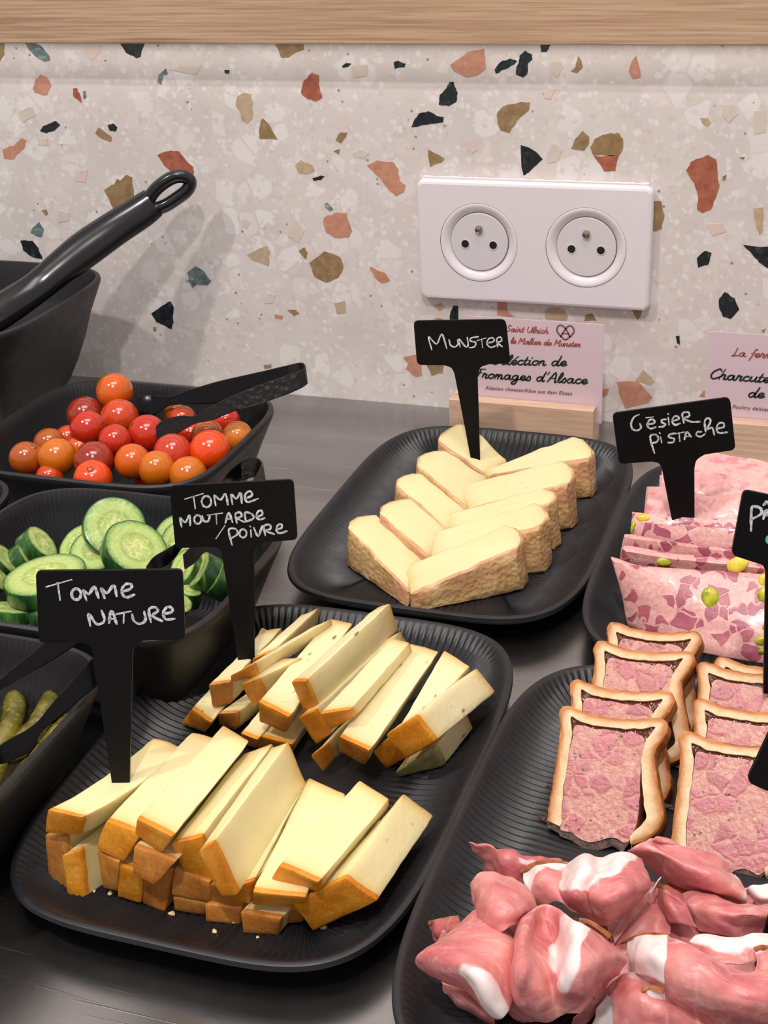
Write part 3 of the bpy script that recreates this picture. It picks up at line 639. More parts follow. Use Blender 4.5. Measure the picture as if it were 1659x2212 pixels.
dish('serving_tray', 'black ribbed serving tray under the pink pistachio terrine slices', 'tray', .0880, .2478, -.3180, -.083, tray_prof(), group='black ribbed serving trays')
dish('serving_tray', 'black ribbed serving tray under the crusted pate and ham, front right', 'tray', .0755, .2410, -.5800, -.3230, tray_prof(), group='black ribbed serving trays')
BH = .055
dish('deep_bowl', 'black ribbed deep bowl full of cherry tomatoes', 'bowl', -.2840, -.1220, -.2770, -.1300, bowl_prof(BH, .05, .022), pitch=.0032, amp=.0006, group='black ribbed deep bowls', nexp=4.4)
dish('deep_bowl', 'black ribbed deep bowl full of cucumber slices', 'bowl', -.2150, -.0530, -.4230, -.2800, bowl_prof(BH, .05, .022), pitch=.0032, amp=.0006, group='black ribbed deep bowls', nexp=4.4)
dish('deep_bowl', 'black ribbed deep bowl holding gherkins at the left edge', 'bowl', -.2350, -.0760, -.5750, -.4280, bowl_prof(BH, .05, .022), pitch=.0032, amp=.0006, group='black ribbed deep bowls', nexp=4.4)
dish('deep_bowl', 'empty-looking black bowl, only its corner showing left of the cucumbers', 'bowl', -.3790, -.2165, -.4230, -.2775, bowl_prof(BH, .05, .022), pitch=.0032, amp=.0006, group='black ribbed deep bowls', nexp=4.4)
dish('large_salad_bowl', 'large dark bowl at the top left with a spoon handle over its rim', 'bowl', -.4700, -.2860, -.1990, -.0340, bowl_prof(.10, .09, .042), pitch=.003, amp=.0003, nexp=4.2)

# ------------------------------------------------------------------ sticks and wedges of cheese
def rbox(bm, Cf, dims, reg, res, r, lay):
    """surface of region reg of a rounded block; Cf maps 0..1 coords to the world"""
    L, W, H = dims; vs = {}
    def vert(s, a, b):
        key = (round(s, 5), round(a, 5), round(b, 5))
        if key in vs: return vs[key]
        p = Vector((s*L, a*W, b*H)); rr = min(r, L*.45, W*.45, H*.45)
        q = Vector((min(max(p.x, rr), L-rr), min(max(p.y, rr), W-rr), min(max(p.z, rr), H-rr)))
        d = p-q
        if d.length > 1e-9: p = q+d*(max(abs(d.x), abs(d.y), abs(d.z))/d.length)
        v = bm.verts.new(Cf(p.x/L, p.y/W, p.z/H)); v[lay] = max(0, 1-min(s, 1-s)*L/.012) if True else 0
        vs[key] = v; return v
    (s0, s1), (a0, a1), (b0, b1) = reg
    ns, na, nb = res
    def lin_(lo, hi, n):
        return [lo+(hi-lo)*(.5-.5*math.cos(math.pi*i/n)) if n > 3 else lo+(hi-lo)*i/n for i in range(n+1)]
    S, A, B = lin_(s0, s1, ns), lin_(a0, a1, na), lin_(b0, b1, nb)
    for bb in (B[0], B[-1]):
        for i in range(ns):
            for j in range(na): bm.faces.new((vert(S[i], A[j], bb), vert(S[i+1], A[j], bb), vert(S[i+1], A[j+1], bb), vert(S[i], A[j+1], bb)))
    for aa in (A[0], A[-1]):
        for i in range(ns):
            for j in range(nb): bm.faces.new((vert(S[i], aa, B[j]), vert(S[i+1], aa, B[j]), vert(S[i+1], aa, B[j+1]), vert(S[i], aa, B[j+1])))
    for ss in (S[0], S[-1]):
        for i in range(na):
            for j in range(nb): bm.faces.new((vert(ss, A[i], B[j]), vert(ss, A[i+1], B[j]), vert(ss, A[i+1], B[j+1]), vert(ss, A[i], B[j+1])))
def block(name, label, cat, group, near, far, body_mat, rind_mat, bow=Vector((0, 0, 0)), rn=.0024, rf=.0012, rl=0.0, rr=0.0, rad=.0009, amp=.0004, far_mat=None, far_bottom=None, body='paste', plan=0.0):
    """near: TL,TR,BR,BL world corners; far: TL,TR (bottom corners follow near's drop unless given)"""
    nTL, nTR, nBR, nBL = near; fTL, fTR = far; LL = ((fTL+fTR)/2-(nTL+nTR)/2).length
    fBR, fBL = far_bottom if far_bottom else (fTR+(nBR-nTR), fTL+(nBL-nTL))
    def Cf(s, a, b):
        if plan: s = s+(plan/LL)*abs(2*a-1)**3*max(0, 1-s*LL/.014)**2
        n_ = (nTL*(1-a)+nTR*a)*(1-b)+(nBL*(1-a)+nBR*a)*b; f_ = (fTL*(1-a)+fTR*a)*(1-b)+(fBL*(1-a)+fBR*a)*b
        return n_*(1-s)+f_*s+bow*(4*s*(1-s))
    L = ((fTL+fTR)/2-(nTL+nTR)/2).length; W = ((nTR-nTL).length+(fTR-fTL).length)/2; H = ((nBL-nTL).length+(nBR-nTR).length)/2
    dims = (L, W, H); seed = random.random()*50
    org = (nBL+nBR+fBL+fBR)/4
    o = thing(name, label, cat, org, group)
    a0, a1, s0, s1 = rl/W, 1-rr/W, rn/L, 1-rf/L
    bm = bmesh.new(); lay = bm.verts.layers.float.new('edge')
    rbox(bm, Cf, dims, ((s0, s1), (a0, a1), (0, 1)), (14, 6, 6), rad, lay); jiggle(bm, amp, 160, seed)
    obj(body, bm, body_mat, o)
    bm = bmesh.new(); lay = bm.verts.layers.float.new('edge')
    e = .004
    if rn: rbox(bm, Cf, dims, ((0, s0), (0, 1), (0, 1)), (2, 6, 6), rad, lay)
    if rl: rbox(bm, Cf, dims, ((s0, s1), (0, a0), (0, 1)), (14, 2, 6), rad, lay)
    if rr: rbox(bm, Cf, dims, ((s0, s1), (a1, 1), (0, 1)), (14, 2, 6), rad, lay)
    jiggle(bm, amp, 160, seed); obj('rind', bm, rind_mat, o)
    if rf:
        bm = bmesh.new(); lay = bm.verts.layers.float.new('edge')
        rbox(bm, Cf, dims, ((s1, 1), (0, 1), (0, 1)), (2, 6, 6), rad, lay); jiggle(bm, amp, 160, seed); obj('rind', bm, far_mat or rind_mat, o, label='thin rind at the far end')
    return o

# Munster: ten wedges in two leaning rows
zm = sc((600, 860), 2.074)
FL = .0040
DZ = .004
def munster(label, tl, tr, ftl, ftr, zo=.033, zi=.020, left_side=True, zb=FL, bowz=.0):
    nTL, nTR = at(*zm(*tl), zo-DZ), at(*zm(*tr), zo-DZ); fTL, fTR = at(*zm(*ftl), zi-DZ), at(*zm(*ftr), zi-DZ)
    ax = ((fTL+fTR)/2-(nTL+nTR)/2); ax.z = 0; ax.normalize(); sd = Vector((ax.y, -ax.x, 0))
    if (nTR-nTL).dot(sd) < 0: sd = -sd
    nTL = nTL-ax*.0032; nTR = nTR-ax*.0032
    def down(p, s_, out): q = p-ax*out+sd*s_; q.z = zb; return q
    nBL, nBR = down(nTL, -.0015, .002), down(nTR, .0005, .002); fBL, fBR = down(fTL, -.001, 0), down(fTR, .0003, 0)
    block('munster_slice', label, 'cheese', 'slices of Munster cheese', (nTL, nTR, nBR, nBL), (fTL, fTR), M['munster'], M['rind_m'], Vector((0, 0, bowz)), rn=.0022, rf=0, rl=.0016, rr=.0012, rad=.0026, amp=.0010, far_bottom=(fBR, fBL), plan=.0075)
# left row (outer end left, tl = near-outer corner)
munster('Munster slice at the front of the left row, patterned rind facing out', (296, 560), (440, 508), (590, 872), (672, 720), .034, .017)
munster('second Munster slice from the front in the left row', (430, 492), (598, 432), (676, 712), (770, 590), .037, .022)
munster('middle Munster slice of the left row', (508, 372), (640, 322), (764, 592), (858, 505), .038, .023)
munster('second Munster slice from the back in the left row', (602, 275), (745, 216), (850, 500), (940, 350), .038, .022)
munster('rearmost Munster slice, pierced by the black Munster sign', (697, 172), (860, 92), (930, 345), (1030, 280), .038, .020)
# right row (outer end right)
munster('Munster slice at the front of the right row, wide wrinkled rind side', (1103, 650), (1035, 552), (600, 878), (566, 752), .036, .019)
munster('second Munster slice from the front in the right row', (1205, 560), (1165, 455), (690, 706), (660, 608), .038, .022)
munster('middle Munster slice of the right row', (1248, 455), (1200, 388), (775, 590), (745, 518), .039, .024)
munster('second Munster slice from the back in the right row, with a torn hole', (1328, 370), (1280, 265), (855, 500), (798, 392), .039, .024)
munster('rearmost Munster slice of the right row, ragged top edge', (1425, 265), (1335, 152), (945, 348), (915, 325), .036, .022)

def stick(f, label, tl, tr, br, bl, ftl, ftr, z, kind='tomme', bow=(0, 0, 0), rm='rind_o', rf=.0012, ext=None, group=None, rn=.0024):
    """z: (zTL, zTR, zBR, zBL, z_far). ext: fixed far direction length when the far end is hidden"""
    z = tuple(max(q-DZ, .0036) for q in z)
    nTL, nTR, nBR, nBL = at(*f(*tl), z[0]), at(*f(*tr), z[1]), at(*f(*br), z[2]), at(*f(*bl), z[3])
    fTL, fTR = at(*f(*ftl), z[4]), at(*f(*ftr), z[4] if len(z) < 6 else z[5])
    if ext:
        d = ((fTL+fTR)-(nTL+nTR))/2; d.normalize(); fTL, fTR = nTL+d*ext, nTR+d*ext
    block('cheese_stick', label, 'cheese', group, (nTL, nTR, nBR, nBL), (fTL, fTR), M[kind], M[rm], Vector(bow), rn=rn, rf=rf, far_mat=M['rind_far'])
G1 = 'plain tomme sticks at the front of the tray'; G2 = 'herbed tomme sticks at the back of the tray'
zn = sc((0, 1540), 1.728)
def NS(*a, **k): stick(zn, *a, group=G1, **k)
FLT = .0080
NS('plain tomme stick pierced by the black Tomme Nature sign', (175, 362), (308, 388), (292, 460), (165, 445), (575, 88), (690, 128), (.047, .047, .034, .034, .046), bow=(.0018, -.0036, 0))
NS('upright brown rind end at the far left of the front tomme pile', (165, 455), (243, 462), (246, 662), (180, 632), (400, 300), (470, 330), (.030, .030, .008, .008, .030), rm='rind_b', ext=.06)
NS('low cut stub with white side face, front left of the tomme pile', (230, 532), (300, 510), (318, 695), (250, 688), (470, 330), (540, 350), (.027, .027, .007, .007, .027), ext=.045)
NS('plain tomme stick second from the left in the front pile', (393, 402), (525, 455), (462, 560), (358, 508), (718, 68), (800, 92), (.045, .045, .029, .031, .047))
NS('tall plain tomme stick lying on top, third from the left', (508, 396), (645, 462), (602, 522), (500, 456), (832, 45), (934, 105), (.054, .053, .041, .043, .054))
NS('plain tomme stick in the middle with a broad orange rind end', (637, 490), (752, 462), (800, 632), (690, 605), (905, 150), (1020, 112), (.046, .048, .026, .026, .047))
NS('broad-faced tomme stick leaning in the middle of the front pile', (738, 520), (795, 485), (888, 680), (826, 690), (1012, 128), (1078, 108), (.051, .055, .031, .029, .050, .053))
NS('thin tomme stick squeezed right of the broad leaning one', (885, 650), (948, 626), (932, 715), (868, 700), (1108, 300), (1152, 242), (.031, .032, .018, .018, .033))
NS('flat tomme stick third from the right in the front pile', (942, 668), (1140, 690), (1135, 722), (935, 716), (1155, 238), (1290, 302), (.032, .031, .021, .022, .034))
NS('thick tomme stick second from the right in the front pile', (1040, 568), (1190, 632), (1188, 672), (1008, 626), (1345, 250), (1456, 320), (.040, .039, .029, .031, .038))
NS('rightmost tomme stick of the front pile with a large orange rind', (1085, 708), (1285, 615), (1410, 703), (1165, 818), (1425, 405), (1508, 298), (.024, .036, .024, .008, .027, .036))
low = [('brown rind end low at the left of the front pile', (357, 510), (447, 560), (437, 668), (385, 655), (.030, .029, .012, .012)),
('golden rind end low under the third stick from the left', (440, 565), (537, 600), (527, 712), (436, 690), (.027, .026, .009, .009)),
('brown rind block wedged under the tall third stick', (496, 500), (658, 555), (572, 645), (495, 602), (.041, .040, .026, .028)),
('lower brown rind end beside the gap in the front pile', (535, 620), (652, 575), (614, 746), (528, 712), (.026, .028, .007, .008)),
('wide rind end in the second layer at the middle front', (648, 575), (785, 632), (783, 706), (636, 682), (.029, .028, .016, .017)),
('short rind end in the lowest layer, left of centre front', (645, 688), (772, 712), (764, 756), (646, 738), (.016, .015, .007, .008)),
('rind end in the second layer below the broad leaning stick', (780, 640), (948, 628), (907, 728), (780, 706), (.028, .030, .014, .015)),
('square rind end in the lowest layer, centre front', (765, 714), (902, 730), (896, 792), (763, 782), (.016, .015, .006, .007)),
('short stub with pale top nearest the front tray rim', (897, 742), (1048, 770), (1035, 832), (905, 824), (.018, .018, .007, .008)),
('small rind end half hidden under the second stick from the right', (1058, 715), (1135, 735), (1130, 782), (1062, 784), (.019, .019, .009, .009))]
for i, (lb, tl, tr, br, bl, zz) in enumerate(low):
    # they run back under the upper sticks, in the same direction
    dx, dy = 235, -265
    NS(lb, tl, tr, br, bl, (tl[0]+dx, tl[1]+dy), (tr[0]+dx, tr[1]+dy), zz+(zz[0],), rm='rind_b' if i not in (1,) else 'rind_o', ext=.058 if i != 8 else .05)
zh = sc((340, 1280), 2.074)
def HS(*a, **k): stick(zh, *a, kind='tomme_herb', group=G2, **k)
HS('herbed stick lying lowest at the left of the back pile', (152, 522), (242, 582), (214, 628), (105, 592), (330, 330), (410, 380), (.022, .021, .009, .010, .022), ext=.05)
HS('pale brown rind end at the upper left of the back pile', (228, 415), (324, 402), (328, 502), (245, 518), (366, 282), (445, 270), (.038, .038, .022, .022, .038), rm='rind_b', ext=.05)
HS('long herbed stick resting on top at the left of the back pile', (324, 376), (426, 322), (444, 380), (326, 405), (700, 150), (782, 118), (.045, .050, .040, .039, .046))
HS('herbed stick behind the black mustard and pepper sign', (420, 300), (520, 262), (520, 330), (425, 370), (645, 100), (728, 66), (.042, .043, .030, .030, .046))
HS('dark brown rind block low in the back pile', (268, 545), (358, 540), (348, 620), (272, 592), (420, 430), (500, 440), (.023, .023, .010, .010, .023), rm='rind_b', ext=.045)
HS('herbed stick under the long top one with an orange rind end', (372, 414), (442, 388), (476, 470), (426, 515), (560, 290), (650, 290), (.040, .042, .028, .025, .042), rm='rind_o')
HS('wide herbed stick left of centre in the back pile', (452, 488), (592, 560), (576, 632), (456, 580), (772, 115), (875, 135), (.040, .039, .025, .027, .042))
HS('broad-faced herbed stick lying on top at the centre', (598, 400), (660, 396), (714, 518), (654, 536), (985, 62), (1042, 48), (.051, .055, .036, .034, .051, .055))
HS('brown-ended herbed stick under the broad central one', (628, 562), (702, 530), (770, 640), (710, 686), (1010, 220), (1092, 172), (.035, .038, .022, .018, .037))
HS('herbed stick right of centre with a curled orange rind end', (722, 545), (865, 522), (888, 556), (774, 620), (1050, 200), (1130, 225), (.043, .045, .037, .032, .044))
HS('small stub peeping out under the centre of the back pile', (685, 738), (755, 680), (786, 752), (738, 803), (830, 560), (890, 570), (.020, .022, .010, .008, .022), ext=.035)
HS('wide flat herbed stick right of centre in the back pile', (812, 645), (953, 710), (926, 776), (812, 712), (1135, 226), (1262, 262), (.034, .033, .018, .019, .037))
HS('golden herbed stick in the gap second from the right', (1085, 600), (1155, 570), (1160, 640), (1090, 660), (1285, 255), (1402, 330), (.036, .036, .024, .024, .038), rn=.0008)
HS('rightmost herbed stick with a large ribbed orange rind', (1018, 640), (1155, 552), (1247, 665), (1116, 746), (1340, 400), (1432, 336), (.036, .044, .032, .022, .034, .042))
HS('orange rind block below the rightmost herbed stick', (962, 716), (1036, 650), (1116, 742), (1020, 790), (1180, 500), (1230, 480), (.024, .028, .014, .009, .026), ext=.045)
HS('piece with green rind lying lowest at the right of the back pile', (1062, 806), (1240, 695), (1284, 778), (1080, 828), (1200, 640), (1310, 600), (.013, .024, .010, .008, .022), rm='rind_g', ext=.026)
HS('pale stub under the wide stick left of centre', (448, 642), (606, 680), (604, 722), (448, 700), (560, 520), (660, 560), (.020, .020, .009, .009, .020), ext=.04)
HS('thin cut stick low between the two left orange rinds', (372, 630), (452, 660), (440, 700), (368, 672), (560, 420), (620, 440), (.022, .021, .010, .010, .022), ext=.05)
HS('stub behind the stake of the mustard and pepper sign', (380, 290), (470, 300), (470, 380), (380, 370), (470, 152), (530, 188), (.034, .034, .022, .022, .034), rm='rind_far')
bm = bmesh.new()
for px, py in ((438, 1936), (520, 1981), (505, 1990), (700, 2003), (204, 1925), (238, 1930), (370, 1973), (462, 2012), (410, 2020), (1085, 1535), (965, 1620), (556, 2025), (450, 2030), (610, 1996)):
    p = at(px, py, .0045); r = random.uniform(.0006, .0013)
    q = bmesh.ops.create_icosphere(bm, subdivisions=1, radius=r, matrix=Matrix.Translation(p)@Matrix.Rotation(random.random()*3, 4, 'Z')@Matrix.Diagonal((1.3, .8, .6, 1)))
    for v in q['verts']: v.co += Vector((random.uniform(-1, 1), random.uniform(-1, 1), random.uniform(-1, 1)))*r*.25
tag(obj('cheese_crumbs', bm, M['bits'], smooth=False), 'loose pale cheese crumbs on the tray around the tomme sticks', 'crumbs', kind='stuff')

# ------------------------------------------------------------------ signs
def sign(label, head, stake, base, zb, az, tilt, strokes, blue=None, rc=12, wd=.0011):
    """head: TL,TR,BR,BL px; stake: px outline from left shoulder to right shoulder; plane stands at the base, turned by az, leaning by tilt"""
    B = at(*base, zb-.004)
    n = Vector((math.sin(az)*math.cos(tilt), -math.cos(az)*math.cos(tilt), math.sin(tilt)))
    H = [Vector((p[0], p[1], 0)) for p in head]
    out = []
    seq = [H[3], H[0], H[1], H[2]]
    for i, c_ in enumerate(seq):
        a = seq[(i-1) % 4]; b = seq[(i+1) % 4]; u = (a-c_).normalized(); v = (b-c_).normalized()
        for k in range(5):
            t_ = k/4; p = c_+u*rc*(1-t_)**2+v*rc*t_**2
            out.append((p.x, p.y))
    # order: BL .. TL .. TR .. BR, then the stake from right shoulder to left shoulder
    sh = [Vector((p[0], p[1], 0)) for p in stake]
    L = bez([(p.x, p.y, 0) for p in sh[:3]], 4)[:-1]+[sh[3]]; R = [sh[4]]+bez([(p.x, p.y, 0) for p in sh[5:]], 4)
    stake_pts = [(p.x, p.y) for p in L+R]
    poly = out+[(p[0], p[1]) for p in reversed(stake_pts)]
    o = thing('chalk_sign', label, 'sign', B, 'black plastic price-style signs with chalk writing')
    Wd = [onplane(p[0], p[1], B, n) for p in poly]
    dn = Vector((0, 0, -1)); dn = (dn-n*dn.dot(n)).normalized()
    # let the point of the stake run on into the food
    bi = min(range(len(Wd)), key=lambda i: Wd[i].z)
    ends = sorted(range(len(poly)), key=lambda i: -poly[i][1])[:2]
    for i in ends: Wd[i] = Wd[i]+dn*.008
    bm = bmesh.new(); extrude_poly(bm, Wd, [p-n*.0016 for p in Wd])
    obj('sign_plate', bm, M['tag'], o, smooth=False)
    for sset, m_, nm in ((strokes, 'chalk', 'chalk_lettering'), (blue, 'chalk_blue', 'blue_chalk_lettering')):
        if not sset: continue
        bm = bmesh.new()
        for st in sset:
            if len(st) == 3 and isinstance(st[0], str):
                (_, c_, rr) = st; pts = [(c_[0]+rr[0]*math.cos(a), c_[1]+rr[1]*math.sin(a)) for a in [math.radians(-80+q*36.5) for q in range(11)]]
            else: pts = st
            P = bez([tuple(onplane(p[0], p[1], B, n)) for p in pts], 5)
            ribbon(bm, P, n, wd, .0001, .0001, .25)
        obj(nm, bm, M[m_], o, smooth=False)
    return o
def mp(f, strokes):
    out = []
    for st in strokes:
        if isinstance(st[0], str): out.append(('o', f(*st[1]), (st[2][0]*f.k, st[2][1]*f.k)))
        else: out.append([f(*p) for p in st])
    return out
def sk(off, s):
    f = lambda x, y: (off[0]+x/s, off[1]+y/s)
    class F:
        k = 1/s
        def __call__(self, x, y): return f(x, y)
    return F()
nat = [[(101, 1267), (154, 1252)], [(125, 1259), (130, 1295)], ('o', (165, 1283), (10, 12)), [(187, 1296), (180, 1274), (192, 1283), (204, 1267), (213, 1291)], [(226, 1291), (219, 1270), (231, 1281), (246, 1264), (252, 1287)],
       [(262, 1279), (282, 1271), (284, 1263), (273, 1261), (264, 1271), (265, 1284), (275, 1290), (290, 1284)],
       [(195, 1351), (192, 1326), (207, 1346), (218, 1347), (226, 1338), (220, 1319)], [(236, 1345), (238, 1327), (242, 1320), (247, 1331), (252, 1347)], [(235, 1338), (249, 1335)],
       [(253, 1326), (282, 1320)], [(268, 1323), (267, 1345)], [(286, 1327), (289, 1340), (301, 1347), (314, 1340), (312, 1321)], [(326, 1343), (322, 1317), (334, 1311), (341, 1319), (330, 1330), (350, 1341)],
       [(352, 1326), (370, 1322), (372, 1313), (361, 1311), (353, 1323), (358, 1337), (377, 1336)]]
mo = sk((100, 980), 2.765)
mou = mp(mo, [[(830, 270), (935, 238)], [(880, 255), (890, 325)], ('o', (957, 285), (28, 34)), [(1012, 308), (1005, 248), (1040, 275), (1070, 240), (1085, 303)], [(1112, 300), (1105, 242), (1135, 268), (1160, 233), (1168, 295)],
    [(1190, 268), (1228, 248), (1220, 224), (1196, 232), (1186, 262), (1205, 288), (1264, 268)],
    [(808, 435), (800, 382), (830, 410), (855, 368), (860, 428)], ('o', (905, 392), (21, 26)), [(932, 372), (942, 402), (968, 400), (978, 368)], [(965, 366), (1052, 354)], [(1015, 360), (1018, 418)], [(1070, 412), (1090, 352), (1112, 408)], [(1076, 392), (1106, 387)],
    [(1138, 412), (1130, 360), (1160, 350), (1165, 374), (1140, 385), (1185, 408)], [(1192, 405), (1188, 352), (1225, 358), (1238, 385), (1192, 406)], [(1258, 378), (1290, 362), (1284, 338), (1262, 348), (1256, 376), (1275, 392), (1304, 384)],
    [(1015, 505), (1066, 430)], [(1110, 545), (1090, 455), (1130, 448), (1142, 478), (1104, 505)], ('o', (1175, 475), (21, 25)), [(1222, 455), (1224, 495)], [(1217, 432), (1219, 435)], [(1240, 442), (1266, 492), (1290, 430)],
    [(1308, 487), (1300, 432), (1335, 424), (1338, 448), (1310, 460), (1362, 480)], [(1378, 452), (1408, 440), (1402, 420), (1382, 428), (1375, 456), (1395, 474), (1436, 462)]])
mu = sk((820, 560), 2.44)
mun = mp(mu, [[(275, 476), (258, 408), (300, 446), (328, 394), (354, 470)], [(366, 424), (374, 452), (396, 462), (412, 448), (412, 424)], [(424, 462), (418, 420), (452, 460), (466, 452), (462, 412)], [(520, 408), (484, 414), (478, 430), (506, 438), (500, 460), (474, 466)],
    [(515, 428), (562, 414)], [(538, 422), (542, 464)], [(566, 442), (602, 432), (596, 414), (574, 420), (566, 446), (586, 464), (612, 456)], [(622, 462), (618, 418), (640, 412), (642, 430), (622, 440), (646, 460)]])
ge = sk((1200, 860), 3.614)
ges = mp(ge, [[(650, 128), (612, 148), (590, 198), (602, 242), (644, 250), (668, 226), (658, 200)], [(718, 205), (772, 192), (762, 166), (734, 170), (715, 208), (738, 236), (782, 226)], [(708, 152), (762, 146)], [(862, 164), (828, 170), (832, 190), (856, 202), (842, 220), (808, 223)],
    [(880, 152), (886, 206)], [(878, 122), (881, 126)], [(912, 178), (962, 162), (950, 140), (922, 146), (910, 184), (934, 208), (972, 196)], [(1002, 192), (990, 120), (1036, 110), (1042, 140), (1002, 156), (1060, 184), (1126, 183)],
    [(772, 428), (742, 330), (744, 290), (782, 284), (802, 310), (790, 340), (752, 350)], [(820, 302), (828, 346)], [(812, 270), (815, 274)], [(932, 274), (890, 284), (885, 304), (926, 316), (916, 344), (878, 346)],
    [(936, 278), (1002, 264)], [(964, 272), (970, 335)], [(1005, 322), (1024, 264), (1058, 300)], [(1010, 300), (1048, 296)], [(1136, 262), (1106, 264), (1100, 288), (1130, 300), (1166, 280)],
    [(1172, 262), (1164, 180), (1192, 155), (1210, 180), (1184, 240), (1222, 230), (1240, 286)], [(1262, 236), (1310, 226), (1312, 196), (1278, 194), (1256, 234), (1276, 270), (1342, 265)]])
pat = mp(ge, [[(1526, 1032), (1530, 862), (1562, 845), (1602, 862), (1604, 902), (1540, 940)], [(1622, 940), (1645, 870), (1680, 945)], [(1632, 915), (1668, 912)], [(1625, 832), (1648, 806), (1672, 834)],
    [(1715, 880), (1810, 890)], [(1762, 885), (1758, 965)], [(1860, 900), (1850, 975), (1910, 985)], [(1855, 940), (1900, 945)], [(1860, 900), (1915, 908)], [(1880, 870), (1910, 845)]])
patb = mp(ge, [[(1690, 1072), (1655, 1085), (1652, 1120), (1690, 1135)]])
sign('black Tomme Nature sign stuck in the front cheese pile', [(77, 1234), (394, 1231), (400, 1381), (84, 1389)], [(178, 1388), (196, 1396), (202, 1420), (242, 1690), (274, 1692), (286, 1420), (290, 1396), (310, 1384)], (258, 1691), .0465, YAW*.9, .10, nat, wd=.00105)
sign('black Tomme Moutarde / Poivre sign stuck in the back cheese pile', [(366, 1050), (634, 1036), (643, 1166), (379, 1185)], [(455, 1181), (474, 1186), (481, 1203), (514, 1412), (547, 1418), (549, 1200), (553, 1182), (572, 1171)], (530, 1416), .040, YAW*.9, .12, mou, wd=.0009)
sign('black Munster sign standing in the rearmost Munster slice', [(893, 693), (1093, 690), (1103, 785), (901, 789)], [(960, 789), (976, 796), (984, 815), (1018, 972), (1037, 974), (1032, 812), (1038, 794), (1056, 787)], (1028, 973), .031, YAW*.9, .08, mun, wd=.0009)
sign('black Gesier Pistache sign tilted above the pink terrine', [(1323, 893), (1577, 858), (1589, 972), (1337, 1003)], [(1408, 997), (1424, 1002), (1433, 1020), (1468, 1171), (1502, 1175), (1500, 1012), (1505, 994), (1522, 982)], (1485, 1173), .040, YAW*.9, .08, ges, wd=.00095)
sign('black Pate sign cut by the right edge of the picture', [(1606, 1058), (1862, 1112), (1842, 1262), (1580, 1200)], [(1634, 1216), (1648, 1222), (1656, 1240), (1652, 1462), (1684, 1466), (1738, 1262), (1748, 1246), (1768, 1244)], (1668, 1464), .045, YAW*.9, .08, pat, patb, wd=.0012, rc=14)
sign('black sign leaning right at the lower right edge, above the ham', [(1680, 1545), (1975, 1640), (1915, 1800), (1612, 1690)], [(1712, 1732), (1722, 1742), (1722, 1762), (1634, 2047), (1668, 2051), (1802, 1790), (1810, 1776), (1830, 1770)], (1650, 2049), .035, YAW*.9, .10, [], rc=18)

# ------------------------------------------------------------------ cherry tomatoes
tz4 = sc((0, 820), 5.027); tz5 = sc((300, 820), 5.184)
bmT = bmesh.new(); prof = []
for k in range(25):
    a = math.pi*k/24; r = math.sin(a)*(1+.02*math.cos(2*a)); h = math.cos(a)*.96
    if k < 3: h -= .06*(1-k/3.0)**1.5
    prof.append((max(r, 0) if 0 < k < 24 else 0, h))
lathe(bmT, prof, Vector((0, 0, 0)), Vector((0, 0, 1)), Vector((1, 0, 0)), 40)
meT = bpy.data.meshes.new('tomato_skin'); bmT.to_mesh(meT); bmT.free(); meT.materials.append(M['tomato'])
bmT = bmesh.new(); lathe(bmT, [(.12, .895), (.10, .915), (.05, .905), (0, .9)], Vector((0, 0, 0)), Vector((0, 0, 1)), Vector((1, 0, 0)), 10)
meS = bpy.data.meshes.new('stem_scar'); bmT.to_mesh(meS); bmT.free(); meS.materials.append(M['scar'])
for me in (meT, meS):
    for p in me.polygons: p.use_smooth = True
